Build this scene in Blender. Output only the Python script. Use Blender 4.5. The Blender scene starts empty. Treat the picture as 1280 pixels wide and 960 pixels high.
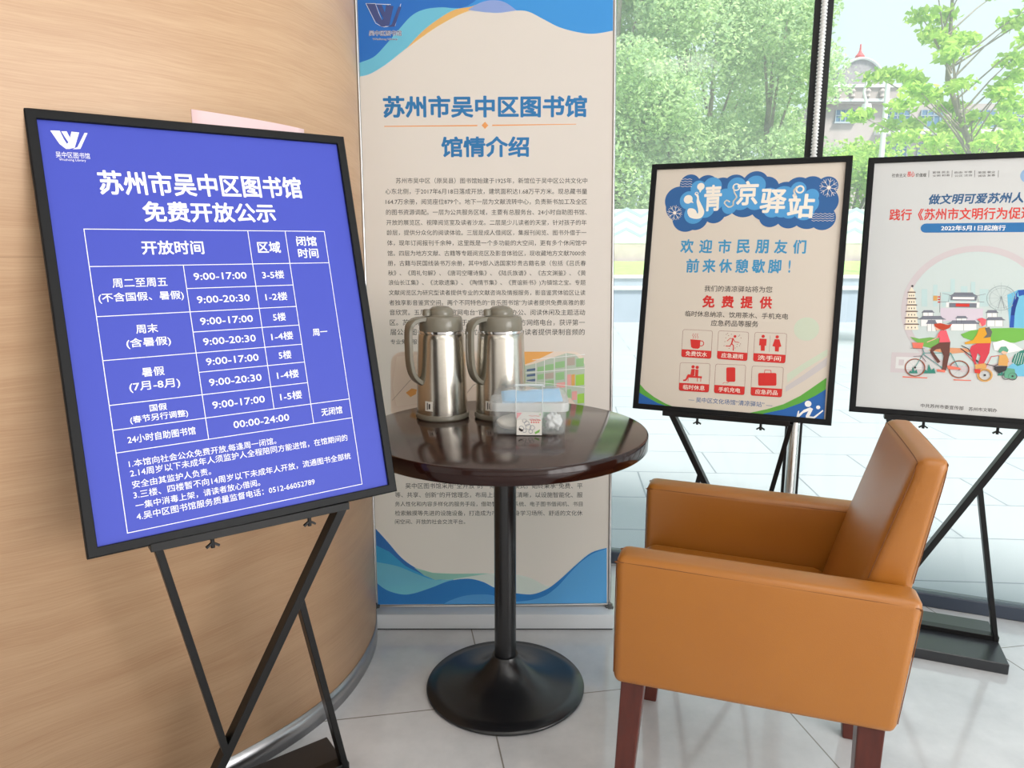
import bpy, bmesh, math, random
from math import radians, sin, cos, pi, hypot, atan2, sqrt
from mathutils import Vector, Matrix, noise as mnoise

random.seed(7)
SC = bpy.context.scene
COL = SC.collection

# ------------------------------------------------------------------ camera
cam_data = bpy.data.cameras.new('camera')
cam_data.sensor_width = 36.0
cam_data.lens = 25.17
cam_data.clip_end = 400
cam = bpy.data.objects.new('camera', cam_data)
COL.objects.link(cam)
cam.location = (0, 0, 1.225)
cam.rotation_euler = (radians(90 - 10.28), 0, 0)
SC.camera = cam

# ------------------------------------------------------------------ view, sky, sun, room lamps
SC.view_settings.view_transform = 'Standard'
SC.view_settings.look = 'None'
SC.view_settings.gamma = 1.0
SC.view_settings.use_curve_mapping = False
SC.view_settings.exposure = 0.0

world = bpy.data.worlds.new('sky')
SC.world = world
world.use_nodes = True
bgn = world.node_tree.nodes['Background']
bgn.inputs['Color'].default_value = (0.80, 0.94, 0.98, 1)
bgn.inputs['Strength'].default_value = 1.15

sun_data = bpy.data.lights.new('sun', 'SUN')
sun_data.energy = 7.2
sun_data.angle = radians(12)
sun_data.color = (1.0, 0.97, 0.9)
sun = bpy.data.objects.new('sun', sun_data)
COL.objects.link(sun)
sun.rotation_euler = Vector((-0.4, 0.4, -0.82)).to_track_quat('-Z', 'Y').to_euler()

CEIL = 3.3
def area_lamp(x, y, sx, sy, power, color=(1, 0.98, 0.95)):
    d = bpy.data.lights.new('ceiling_lamp', 'AREA')
    d.shape = 'RECTANGLE'; d.size = sx; d.size_y = sy; d.energy = power; d.color = color
    o = bpy.data.objects.new('ceiling_lamp', d); COL.objects.link(o)
    o.location = (x, y, CEIL - 0.03)
    return o
for lx, ly, lp in ((1.0, 0.4, 9), (0.6, -1.0, 8), (2.0, -0.6, 8), (-1.6, -2.8, 10), (2.6, -2.6, 10)):
    area_lamp(lx, ly, 1.2, 0.6, lp)

# unseen area lights added behind the camera to brighten the timber wall and room
rear = bpy.data.lights.new('rear_fill', 'AREA'); rear.shape = 'RECTANGLE'; rear.size = 7.0; rear.size_y = 2.6; rear.energy = 50; rear.color = (1, 0.99, 0.98)
rear_o = bpy.data.objects.new('rear_fill', rear); COL.objects.link(rear_o)
rear_o.location = (0.6, -4.9, 1.6); rear_o.rotation_euler = (radians(90), 0, 0)
side = bpy.data.lights.new('side_fill', 'AREA'); side.shape = 'RECTANGLE'; side.size = 4.4; side.size_y = 2.6; side.energy = 270; side.color = (1, 0.99, 0.98)
side_o = bpy.data.objects.new('side_fill', side); COL.objects.link(side_o)
side_o.location = (4.1, -2.6, 1.45); side_o.rotation_euler = (radians(90), 0, radians(90))

# ------------------------------------------------------------------ helpers
def lin(c):
    return tuple(((v / 255) / 12.92 if v / 255 <= 0.04045 else ((v / 255 + 0.055) / 1.055) ** 2.4) for v in c)

MATS = {}
def mat(name, rgb, rough=0.5, metal=0.0, spec=0.5, coat=0.0, var=0.0, vscale=20.0, bump=0.0, bscale=200.0, stretch=(1, 1, 1)):
    if name in MATS: return MATS[name]
    m = bpy.data.materials.new(name); m.use_nodes = True
    nt = m.node_tree; b = nt.nodes['Principled BSDF']
    c = lin(rgb)
    b.inputs['Base Color'].default_value = (*c, 1)
    b.inputs['Roughness'].default_value = rough
    b.inputs['Metallic'].default_value = metal
    b.inputs['Specular IOR Level'].default_value = spec
    b.inputs['Coat Weight'].default_value = coat
    b.inputs['Coat Roughness'].default_value = 0.05
    if var or bump:
        tc = nt.nodes.new('ShaderNodeTexCoord'); mp = nt.nodes.new('ShaderNodeMapping')
        mp.inputs['Scale'].default_value = stretch
        nt.links.new(tc.outputs['Object'], mp.inputs['Vector'])
    if var:
        n = nt.nodes.new('ShaderNodeTexNoise'); n.inputs['Scale'].default_value = vscale; n.inputs['Detail'].default_value = 4
        r = nt.nodes.new('ShaderNodeValToRGB')
        r.color_ramp.elements[0].position = 0.3; r.color_ramp.elements[1].position = 0.7
        r.color_ramp.elements[0].color = (*[v * (1 - var) for v in c], 1)
        r.color_ramp.elements[1].color = (*[min(1, v * (1 + var)) for v in c], 1)
        nt.links.new(mp.outputs['Vector'], n.inputs['Vector']); nt.links.new(n.outputs['Fac'], r.inputs['Fac'])
        nt.links.new(r.outputs['Color'], b.inputs['Base Color'])
    if bump:
        n = nt.nodes.new('ShaderNodeTexNoise'); n.inputs['Scale'].default_value = bscale; n.inputs['Detail'].default_value = 3
        bu = nt.nodes.new('ShaderNodeBump'); bu.inputs['Strength'].default_value = bump; bu.inputs['Distance'].default_value = 0.002
        nt.links.new(mp.outputs['Vector'], n.inputs['Vector']); nt.links.new(n.outputs['Fac'], bu.inputs['Height'])
        nt.links.new(bu.outputs['Normal'], b.inputs['Normal'])
    MATS[name] = m
    return m

def link_obj(name, me, parent=None, mats=()):
    o = bpy.data.objects.new(name, me); COL.objects.link(o)
    for m in mats: me.materials.append(m)
    if parent: o.parent = parent
    return o

def build(name, bm, m, parent=None, smooth=False, angle=40):
    bmesh.ops.remove_doubles(bm, verts=bm.verts, dist=1e-6)
    bmesh.ops.recalc_face_normals(bm, faces=bm.faces)
    me = bpy.data.meshes.new(name); bm.to_mesh(me); bm.free()
    o = link_obj(name, me, parent, (m,) if m else ())
    if smooth:
        for p in me.polygons: p.use_smooth = True
        me.set_sharp_from_angle(angle=radians(angle))
    return o

def thing(name, label, cat, loc=(0, 0, 0), rz=0.0, group=None):
    o = bpy.data.objects.new(name, None); COL.objects.link(o)
    o.location = loc; o.rotation_euler = (0, 0, rz); o.empty_display_size = 0.1
    o['label'] = label; o['category'] = cat
    if group: o['group'] = group
    return o

def tag(o, label, cat, group=None, kind=None):
    o['label'] = label; o['category'] = cat
    if group: o['group'] = group
    if kind: o['kind'] = kind
    return o

def struct(o):
    o['kind'] = 'structure'; return o

def hexa(bm, c8, bevel=0.0, seg=2):
    """c8: bottom four (ccw) then top four."""
    vs = [bm.verts.new(c) for c in c8]
    fs = [(0, 3, 2, 1), (4, 5, 6, 7), (0, 1, 5, 4), (1, 2, 6, 5), (2, 3, 7, 6), (3, 0, 4, 7)]
    faces = [bm.faces.new([vs[i] for i in f]) for f in fs]
    if bevel:
        es = list({e for f in faces for e in f.edges})
        bmesh.ops.bevel(bm, geom=es, offset=bevel, segments=seg, profile=0.5, affect='EDGES', clamp_overlap=True)

def box(bm, x0, x1, y0, y1, z0, z1, bevel=0.0, seg=2):
    hexa(bm, [(x0, y0, z0), (x1, y0, z0), (x1, y1, z0), (x0, y1, z0), (x0, y0, z1), (x1, y0, z1), (x1, y1, z1), (x0, y1, z1)], bevel, seg)

def bar(bm, p, q, w, d, side=(0, 1, 0), bevel=0.0):
    """rectangular bar from p to q: w across, d along `side`."""
    p, q = Vector(p), Vector(q); t = (q - p).normalized()
    s = Vector(side); s = (s - t * s.dot(t)).normalized(); a = t.cross(s).normalized()
    c = []
    for e in (p, q):
        for i, j in ((-1, -1), (1, -1), (1, 1), (-1, 1)):
            c.append(e + a * (w / 2 * i) + s * (d / 2 * j))
    hexa(bm, c, bevel, 1)

def tube(bm, pts, r, n=10, cap=True):
    pts = [Vector(p) for p in pts]
    rs = r if isinstance(r, (list, tuple)) else [r] * len(pts)
    rings = []
    up = Vector((0, 0, 1))
    t0 = (pts[1] - pts[0]).normalized()
    s = t0.orthogonal().normalized()
    for i, p in enumerate(pts):
        t = (pts[min(i + 1, len(pts) - 1)] - pts[max(i - 1, 0)]).normalized()
        s = (s - t * s.dot(t)).normalized(); a = t.cross(s)
        rings.append([bm.verts.new(p + (s * cos(2 * pi * k / n) + a * sin(2 * pi * k / n)) * rs[i]) for k in range(n)])
    for A, B in zip(rings, rings[1:]):
        for k in range(n):
            bm.faces.new((A[k], A[(k + 1) % n], B[(k + 1) % n], B[k]))
    if cap:
        bm.faces.new(list(reversed(rings[0]))); bm.faces.new(rings[-1])

def lathe(bm, prof, n=48, cx=0, cy=0):
    rings = []
    for r, z in prof:
        if r < 1e-6: rings.append([bm.verts.new((cx, cy, z))])
        else: rings.append([bm.verts.new((cx + r * cos(2 * pi * k / n), cy + r * sin(2 * pi * k / n), z)) for k in range(n)])
    for A, B in zip(rings, rings[1:]):
        for k in range(n):
            k2 = (k + 1) % n
            if len(A) == 1 and len(B) == 1: continue
            if len(A) == 1: bm.faces.new((A[0], B[k2], B[k]))
            elif len(B) == 1: bm.faces.new((A[k], A[k2], B[0]))
            else: bm.faces.new((A[k], A[k2], B[k2], B[k]))

def prism(bm, pts, z0, z1):
    a = [bm.verts.new((x, y, z0)) for x, y in pts]; b = [bm.verts.new((x, y, z1)) for x, y in pts]
    n = len(pts)
    bm.faces.new(list(reversed(a))); bm.faces.new(b)
    for i in range(n): bm.faces.new((a[i], a[(i + 1) % n], b[(i + 1) % n], b[i]))

def smooth_curve(pts, sub=6):
    """Catmull-Rom through 2D or 3D points"""
    P = [Vector(p) for p in pts]; out = []
    for i in range(len(P) - 1):
        p0 = P[max(i - 1, 0)]; p1 = P[i]; p2 = P[i + 1]; p3 = P[min(i + 2, len(P) - 1)]
        for k in range(sub):
            t = k / sub
            out.append(0.5 * ((2 * p1) + (p2 - p0) * t + (2 * p0 - 5 * p1 + 4 * p2 - p3) * t * t + (3 * p1 - p0 - 3 * p2 + p3) * t ** 3))
    out.append(P[-1])
    return out

def strip(bm, pts, z0, z1):
    """vertical ribbon along 2D points"""
    a = [bm.verts.new((p[0], p[1], z0)) for p in pts]; b = [bm.verts.new((p[0], p[1], z1)) for p in pts]
    for i in range(len(pts) - 1): bm.faces.new((a[i], a[i + 1], b[i + 1], b[i]))

# ---- printing: flat lettering and artwork laid on a sheet (sheet coordinates in millimetres)
_glyphs = {}
def text_mesh(body, bold):
    """outline of a line of writing; bold thickens every stroke by overprinting it slightly shifted"""
    if body not in _glyphs:
        cu = bpy.data.curves.new('lettering', 'FONT'); cu.body = body; cu.resolution_u = 2
        ob = bpy.data.objects.new('lettering', cu); COL.objects.link(ob)
        dg = bpy.context.evaluated_depsgraph_get(); ev = ob.evaluated_get(dg); me = ev.to_mesh()
        _glyphs[body] = ([(v.co.x, v.co.y) for v in me.vertices], [tuple(p.vertices) for p in me.polygons])
        ev.to_mesh_clear(); bpy.data.objects.remove(ob); bpy.data.curves.remove(cu)
    vs, fs = _glyphs[body]
    if not bold: return vs, fs
    n = 8 if bold > 0.015 else 4
    V, F = [], []
    for k in range(n):
        a = 2 * pi * (k + 0.5) / n; dx, dy = bold * cos(a), bold * sin(a); o = len(V)
        V += [(x + dx, y + dy, k * 8e-6) for x, y in vs]; F += [tuple(o + i for i in f) for f in fs]
    return V, F

def print_part(name, ops, to3d, parent, inks, step=0.0003):
    """One mesh per printed part; to3d(x_mm, y_mm, lift) gives the point on the sheet."""
    V, F, MI, slots = [], [], [], []
    def slot(c):
        if c not in slots: slots.append(c)
        return slots.index(c)
    def face_up(idx):
        a = 0
        for i in range(len(idx)):
            p, q = V2[idx[i]], V2[idx[(i + 1) % len(idx)]]; a += p[0] * q[1] - q[0] * p[1]
        return idx if a > 0 else tuple(reversed(idx))
    V2 = {}
    lift = 0.0
    def add(pts, faces, c, lay, lift):
        o = len(V)
        for i, p in enumerate(pts):
            V2[o + i] = p[:2]; V.append(to3d(p[0], p[1], lay * step + lift + (p[2] if len(p) > 2 else 0)))
        s = slot(c)
        for f in faces:
            F.append(face_up(tuple(o + i for i in f))); MI.append(s)
    def tess(pts):
        from mathutils.geometry import tessellate_polygon
        return [tuple(t) for t in tessellate_polygon([[Vector((x, y, 0)) for x, y in pts]])]
    for n_op, op in enumerate(ops):
        k, c, lay = op[0], op[1], op[2]
        lift = (n_op % 24) * 6e-6                 # ink over ink: never exactly coplanar
        if k == 'p':
            pts = op[3]; add(pts, tess(pts), c, lay, lift)
        elif k == 'l':
            w, closed, pts = op[3], op[4], op[5]
            seg = list(zip(pts, pts[1:])) + ([(pts[-1], pts[0])] if closed else [])
            for (ax, ay), (bx, by) in seg:
                L = hypot(bx - ax, by - ay) or 1e-6; dx, dy = (bx - ax) / L, (by - ay) / L; h = w / 2
                ax2, ay2, bx2, by2 = ax - dx * h, ay - dy * h, bx + dx * h, by + dy * h
                add([(ax2 - dy * h, ay2 + dx * h), (ax2 + dy * h, ay2 - dx * h), (bx2 + dy * h, by2 - dx * h), (bx2 - dy * h, by2 + dx * h)], [(0, 1, 2, 3)], c, lay, lift)
        elif k == 'd':
            x, y, r = op[3:6]; n = 40
            add([(x + r * cos(2 * pi * i / n), y + r * sin(2 * pi * i / n)) for i in range(n)], [tuple(range(n))], c, lay, lift)
        elif k == 'r':
            x, y, r, w = op[3:7]; n = 72
            pts = [(x + (r + s * w / 2) * cos(2 * pi * i / n), y + (r + s * w / 2) * sin(2 * pi * i / n)) for s in (-1, 1) for i in range(n)]
            add(pts, [(i, (i + 1) % n, n + (i + 1) % n, n + i) for i in range(n)], c, lay, lift)
        elif k == 't':
            body, ax, ay, bx, by, h, bold, skew = op[3:11]
            vs, fs = text_mesh(body, bold)
            if not vs: continue
            x0 = min(v[0] for v in vs); x1 = max(v[0] for v in vs); y0 = min(v[1] for v in vs); y1 = max(v[1] for v in vs)
            L = hypot(bx - ax, by - ay); dx, dy = (bx - ax) / L, (by - ay) / L
            sx = L / (x1 - x0); sy = h / (y1 - y0) if h else sx
            ym = (y0 + y1) / 2
            pts = []
            for vx, vy, *lf in vs:
                u = (vx - x0) * sx; w = (vy - ym) * sy; u += skew * w
                pts.append((ax + dx * u - dy * w, ay + dy * u + dx * w, *lf))
            add(pts, fs, c, lay, lift)
    me = bpy.data.meshes.new(name); me.from_pydata(V, [], F)
    for i, p in enumerate(me.polygons): p.material_index = MI[i]
    me.update()
    return link_obj(name, me, parent, [inks(c) for c in slots])

INK = dict(sw=(248, 248, 246), ink=(52, 46, 44), bn_blue=(62, 140, 205), bn_deep=(48, 112, 188), bn_teal=(112, 188, 206), bn_orange=(238, 176, 108),
  bn_lav=(140, 160, 205), bn_mist=(205, 216, 212), bn_deep2=(60, 120, 190), bn_cyan=(70, 170, 215), bn_green=(150, 200, 190), bn_teal2=(120, 195, 215),
  bn_blue2=(52, 128, 196), bn_sky=(96, 172, 222), bn_sky2=(86, 160, 214), bn_logo=(74, 84, 132), bn_title=(50, 118, 172), bn_orange2=(214, 150, 92),
  ph_wall=(214, 200, 188), ph_cream=(226, 212, 200), ph_line=(180, 168, 158), ph_orange=(224, 170, 100), ph_shelf=(178, 190, 178), ph_navy=(90, 110, 140),
  ph_green=(150, 190, 140), ph_pink=(225, 165, 160), ph_lime=(160, 205, 90),
  md_navy=(52, 100, 158), md_blue=(84, 158, 214), md_cream=(244, 236, 224), md_teal=(66, 150, 196), md_red=(212, 52, 48), md_line=(140, 66, 60), md_mint=(206, 216, 196), md_grey=(204, 198, 198),
  md_green=(96, 170, 70), md_blue2=(44, 102, 176),
  rt_blue=(52, 96, 140), rt_red=(220, 66, 58), rt_strip=(48, 116, 176), rt_pale=(150, 180, 214), rt_ring=(212, 202, 204), rt_in=(208, 220, 218), rt_mist=(196, 220, 220),
  rt_paper=(226, 226, 224), rt_dark=(66, 62, 66), rt_cream=(248, 236, 214), rt_brown=(120, 96, 84), rt_slate=(124, 128, 140), rt_lav2=(222, 210, 222), rt_wheel=(160, 178, 180),
  rt_sky=(120, 196, 226), rt_royal=(48, 90, 180), rt_navy2=(36, 64, 140), rt_green=(124, 180, 90), rt_fore=(122, 190, 84), rt_tan=(226, 160, 120), rt_teal=(60, 140, 124),
  rt_rust=(170, 96, 72), rt_bike=(96, 160, 156), rt_coral=(240, 128, 108), rt_brn2=(110, 70, 62), rt_pink=(240, 104, 116), rt_hair=(196, 74, 48), rt_skin=(246, 198, 170),
  rt_crim=(216, 70, 84), rt_yel=(232, 168, 52), rt_dgrey=(110, 108, 104), rt_teal2=(104, 170, 140))
def ink(c):
    return mat('ink_' + c, INK[c], rough=0.55, spec=0.3)

def film(name, rgb, share=0.45):
    """printed banner film: part of the daylight behind it shines through"""
    if name in MATS: return MATS[name]
    m = bpy.data.materials.new(name); m.use_nodes = True
    nt = m.node_tree; b = nt.nodes['Principled BSDF']; out = nt.nodes['Material Output']
    b.inputs['Base Color'].default_value = (*lin(rgb), 1); b.inputs['Roughness'].default_value = 0.55; b.inputs['Specular IOR Level'].default_value = 0.3
    tl = nt.nodes.new('ShaderNodeBsdfTranslucent'); tl.inputs['Color'].default_value = (*lin(rgb), 1)
    mx = nt.nodes.new('ShaderNodeMixShader'); mx.inputs[0].default_value = share
    nt.links.new(b.outputs[0], mx.inputs[1]); nt.links.new(tl.outputs[0], mx.inputs[2]); nt.links.new(mx.outputs[0], out.inputs['Surface'])
    MATS[name] = m
    return m
def film_ink(c):
    return film('film_ink_' + c, tuple(min(255, v * 1.12 + 6) for v in INK[c]) if c != 'ink' else INK[c], 0.3)

# ------------------------------------------------------------------ what is printed on the posters and the banner (sheet millimetres)
ART = {
 'blue': {
  'emblem': [
   ('p','sw',1,[(-260,758.8),(-245.5,759.7),(-241.2,745.3),(-233.3,727.4),(-239.8,726.9),(-248.8,735.4)]),
   ('p','sw',1,[(-227.5,759.7),(-215.5,759.2),(-226,730.2),(-235.1,727.3),(-238.9,734.6),(-233.5,740.5)]),
   ('p','sw',1,[(-243.3,758.8),(-234.9,759.6),(-230.5,746.3),(-234.6,739.4)]),
   ('p','sw',1,[(-207,759.4),(-202.3,759.3),(-217.3,728.7),(-229.6,727.2),(-221.6,731.7)]),
   ('t','sw',1,'吴中区图书馆',-257,715.8,-203.8,716.5,11.1,0,0),
   ('t','sw',1,'Wuzhong Library',-252.7,706.4,-211.1,707.1,5.6,0,0),
  ],
  'title': [
   ('t','sw',1,'苏州市吴中区图书馆',-196.3,668.7,183.7,675.2,46.2,0.026,0),
   ('t','sw',1,'免费开放公示',-129.7,615.6,119.9,619.1,40.1,0.026,0),
  ],
  'timetable': [
   ('l','sw',1,1.3,0,[(-229.8,581.2),(220.2,581.2)]),
   ('l','sw',1,1.3,0,[(-229.8,30.5),(220.2,30.5)]),
   ('l','sw',1,1.3,0,[(-229.8,581.2),(-229.8,30.5)]),
   ('l','sw',1,1.3,0,[(220.2,581.2),(220.2,30.5)]),
   ('l','sw',1,1.3,0,[(-229.8,512.6),(220.2,512.6)]),
   ('l','sw',1,1.3,0,[(-72.7,512.6),(-72.7,174.4)]),
   ('l','sw',1,1.3,0,[(58.3,581.2),(58.3,215.4)]),
   ('l','sw',1,1.3,0,[(134.8,581.2),(134.8,174.4)]),
   ('l','sw',1,1.3,0,[(-72.7,466.8),(134.8,466.8)]),
   ('l','sw',1,1.3,0,[(-72.7,382.1),(134.8,382.1)]),
   ('l','sw',1,1.3,0,[(-72.7,303.9),(134.8,303.9)]),
   ('l','sw',1,1.3,0,[(-229.8,421.4),(134.8,421.4)]),
   ('l','sw',1,1.3,0,[(-229.8,341.5),(134.8,341.5)]),
   ('l','sw',1,1.3,0,[(-229.8,260.4),(134.8,260.4)]),
   ('l','sw',1,1.3,0,[(-229.8,215.4),(220.2,215.4)]),
   ('l','sw',1,1.3,0,[(-229.8,174.4),(220.2,174.4)]),
   ('t','sw',1,'开放时间',-140.8,546.9,-30.8,546.9,27,0.02,0),
   ('t','sw',1,'区域',73,546.9,120,546.9,24,0.02,0),
   ('t','sw',1,'闭馆',155.5,559.9,199.5,559.9,21,0.02,0),
   ('t','sw',1,'时间',155.5,533.9,199.5,533.9,21,0.02,0),
   ('t','sw',1,'9:00-17:00',-57.2,489.7,42.8,489.7,14,0.012,0),
   ('t','sw',1,'3-5楼',74,489.7,119,489.7,17,0.012,0),
   ('t','sw',1,'9:00-20:30',-57.2,444.1,42.8,444.1,14,0.012,0),
   ('t','sw',1,'1-2楼',74,444.1,119,444.1,17,0.012,0),
   ('t','sw',1,'9:00-17:00',-57.2,401.7,42.8,401.7,14,0.012,0),
   ('t','sw',1,'5楼',83.5,401.7,109.5,401.7,17,0.012,0),
   ('t','sw',1,'9:00-20:30',-57.2,361.8,42.8,361.8,14,0.012,0),
   ('t','sw',1,'1-4楼',74,361.8,119,361.8,17,0.012,0),
   ('t','sw',1,'9:00-17:00',-57.2,322.7,42.8,322.7,14,0.012,0),
   ('t','sw',1,'5楼',83.5,322.7,109.5,322.7,17,0.012,0),
   ('t','sw',1,'9:00-20:30',-57.2,282.1,42.8,282.1,14,0.012,0),
   ('t','sw',1,'1-4楼',74,282.1,119,282.1,17,0.012,0),
   ('t','sw',1,'9:00-17:00',-57.2,237.9,42.8,237.9,14,0.012,0),
   ('t','sw',1,'1-5楼',74,237.9,119,237.9,17,0.012,0),
   ('t','sw',1,'周二至周五',-197.3,481,-105.3,481,17,0.012,0),
   ('t','sw',1,'(不含国假、暑假)',-222.8,454,-79.8,454,19,0.012,0),
   ('t','sw',1,'周末',-169.8,394.4,-132.8,394.4,17,0.012,0),
   ('t','sw',1,'(含暑假)',-188.8,368.4,-113.8,368.4,19,0.012,0),
   ('t','sw',1,'暑假',-170.3,313.9,-132.3,313.9,17,0.012,0),
   ('t','sw',1,'(7月-8月)',-194.3,287.9,-108.3,287.9,19,0.012,0),
   ('t','sw',1,'国假',-165.8,246.9,-136.8,246.9,13,0.012,0),
   ('t','sw',1,'(春节另行调整)',-200.3,228.9,-102.3,228.9,15,0.012,0),
   ('t','sw',1,'24小时自助图书馆',-208.8,194.9,-93.8,194.9,15,0.012,0),
   ('t','sw',1,'00:00-24:00',-24,194.9,86,194.9,14,0.012,0),
   ('t','sw',1,'周一',161.5,364,193.5,364,15,0.012,0),
   ('t','sw',1,'无闭馆',154.5,194.9,200.5,194.9,16,0.012,0),
  ],
  'notes': [
   ('t','sw',1,'1.本馆向社会公众免费开放,每逢周一闭馆。',-212.3,151.5,53.1,151.5,0,0.004,0),
   ('t','sw',1,'2.14周岁以下未成年人须监护人全程陪同方能进馆，在馆期间的',-212.3,134.4,202.9,134.4,0,0.004,0),
   ('t','sw',1,'安全由其监护人负责。',-211.8,113.7,-77.1,113.7,0,0.004,0),
   ('t','sw',1,'3.三楼、四楼暂不向14周岁以下未成年人开放，流通图书全部统',-212.1,94.8,203.8,94.8,0,0.004,0),
   ('t','sw',1,'一集中消毒上架，请读者放心借阅。',-211.1,75.1,10.1,75.1,0,0.004,0),
   ('t','sw',1,'4.吴中区图书馆服务质量监督电话：0512-66052789',-212,56.1,118.8,56.1,0,0.004,0),
  ],
 },
 'banner': {
  'top_wave': [
   ('p','bn_blue',1,[(-392.1,2019.7),(-398.4,1707.1),(-393.2,1707.8),(-385.9,1708.6),(-377.2,1709.8),(-368,1711.6),(-359.1,1714.3),(-350.1,1718),(-340.7,1722.7),(-331.1,1727.9),(-321.7,1733.4),(-312.7,1738.7),(-304.6,1743.8),(-297.3,1748.8),(-289.9,1754),(-282,1759.7),(-272.9,1766.2),(-262.3,1773.8),(-250.8,1782.2),(-238.5,1791.1),(-226,1800.1),(-213.3,1808.9),(-200.6,1817.5),(-187.5,1826.3),(-174.2,1835),(-160.8,1843.4),(-147.6,1851.2),(-134.2,1858.7),(-120.3,1866),(-106.6,1872.8),(-93.8,1878.9),(-82.4,1884.2),(-73.2,1888.7),(-65.6,1892.6),(-58.7,1895.7),(-51.7,1897.9),(-43.5,1899.1),(-33.9,1898.8),(-23.3,1897.1),(-12.4,1894.8),(-1.8,1892.4),(7.9,1890.8),(16.3,1889.9),(24,1889.3),(31.2,1889),(38.6,1889),(46.5,1889.3),(55.3,1890.1),(64.4,1891.5),(73.8,1893),(83,1894.3),(91.7,1895),(99.7,1895.2),(107.3,1895.2),(114.7,1894.7),(122.3,1893.6),(130.3,1891.6),(138.8,1888.5),(147.5,1884.4),(156.6,1879.7),(165.8,1874.7),(175.4,1869.9),(185,1865),(194.9,1859.8),(205.1,1854.5),(215.7,1849.5),(227,1845.1),(239.4,1841.1),(252.8,1837.4),(266.5,1834.1),(279.7,1831.4),(291.6,1829.2),(301.7,1827.7),(310.5,1826.8),(318.8,1826.4),(327.3,1826.5),(336.9,1827),(348.6,1828.3),(362,1830.3),(375.3,1832.7),(386.9,1834.9),(395,1836.3),(393.1,2013.2)]),
   ('p','bn_deep',2,[(-392.1,2019.7),(-398.3,1745.6),(-390.8,1747.8),(-380,1750.7),(-367.6,1754.3),(-355.2,1758.6),(-344.4,1763.7),(-335.5,1769.8),(-327.4,1776.8),(-319.7,1784.4),(-312.1,1792.4),(-304.3,1800.4),(-296.3,1808.6),(-288.2,1817.2),(-280.2,1825.9),(-272.2,1834.6),(-264.2,1843),(-256.2,1851.4),(-248.2,1860),(-240.2,1868.3),(-232.2,1875.9),(-224.3,1882.4),(-216.7,1887.5),(-209.2,1891.7),(-201.7,1895),(-193.8,1897.8),(-185.2,1900.3),(-175.9,1902.3),(-166.1,1903.8),(-155.7,1904.8),(-144.9,1905.5),(-133.6,1905.9),(-121.1,1905.8),(-107.5,1905),(-93.7,1904.2),(-80.6,1903.9),(-69.2,1904.8),(-59.2,1907.5),(-49.9,1911.7),(-41.8,1916.3),(-35.2,1920.5),(-30.3,1923.3),(9.5,2016.4)]),
   ('p','bn_teal',3,[(-397.7,1745.6),(-390.2,1747.8),(-379.6,1750.7),(-367.3,1754.3),(-355.1,1758.6),(-344.4,1763.7),(-335.5,1769.8),(-327.4,1776.8),(-319.7,1784.4),(-312.1,1792.4),(-304.3,1800.4),(-296.3,1808.6),(-288.2,1817.2),(-280.2,1825.9),(-272.2,1834.6),(-264.2,1843),(-256.2,1851.4),(-248.2,1860),(-240.2,1868.3),(-232.2,1875.9),(-224.3,1882.4),(-216.7,1887.5),(-209.2,1891.7),(-201.7,1895),(-193.8,1897.8),(-185.2,1900.3),(-175.5,1902.4),(-164.8,1903.9),(-153.9,1904.9),(-143.3,1905.6),(-133.6,1905.9),(-125,1905.8),(-117.2,1905.1),(-109.8,1904.1),(-102.5,1903.2),(-95,1902.6),(-86.7,1902.3),(-77.7,1902.2),(-69,1902.2),(-61.6,1902.3),(-56.4,1902.3),(-56.5,1896.2),(-59.4,1894.9),(-63.1,1893.3),(-68,1891.1),(-74.3,1888.2),(-82.4,1884.2),(-93,1879.1),(-105.7,1873),(-119.6,1866.1),(-133.9,1858.8),(-147.6,1851.2),(-160.8,1843.4),(-174.2,1835),(-187.5,1826.3),(-200.6,1817.5),(-213.3,1808.9),(-226,1800.1),(-238.5,1791.1),(-250.8,1782.2),(-262.3,1773.8),(-272.9,1766.2),(-282,1759.7),(-289.9,1754),(-297.3,1748.8),(-304.6,1743.8),(-312.7,1738.7),(-321.7,1733.4),(-331.1,1727.9),(-340.7,1722.7),(-350.1,1718),(-359.1,1714.3),(-368,1711.6),(-377.2,1709.8),(-385.9,1708.6),(-393.2,1707.8),(-398.4,1707.1)]),
   ('p','bn_orange',4,[(-282.8,1758.9),(-273.3,1765.6),(-259.8,1775.2),(-244.2,1786.3),(-228.1,1797.5),(-213.4,1807.6),(-200,1816.7),(-186.8,1825.5),(-173.7,1834),(-160.7,1842.2),(-147.7,1850),(-134.2,1857.5),(-120.4,1864.7),(-106.9,1871.5),(-94,1877.7),(-82.5,1883),(-72.3,1887.3),(-63,1890.6),(-54.7,1893.3),(-47.1,1896),(-40.3,1899.1),(-34.1,1902.9),(-28.7,1907),(-24.1,1911.1),(-20.3,1914.6),(-17.5,1917.1),(-17.5,1917.1),(-20.6,1915.7),(-24.8,1913.8),(-30,1911.5),(-36.2,1909.2),(-43.4,1907),(-52.1,1905.4),(-62.2,1904.2),(-73.1,1902.8),(-84.3,1900.8),(-95.1,1897.7),(-105.6,1893.4),(-116.2,1888.1),(-126.8,1882.1),(-137.2,1875.8),(-147.2,1869.5),(-156.8,1863.4),(-166.1,1857.2),(-175.1,1850.7),(-184.1,1843.8),(-193.2,1836.3),(-203.2,1827.2),(-214,1816.8),(-224.4,1806.2),(-233.4,1797),(-239.7,1790.6)]),
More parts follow.
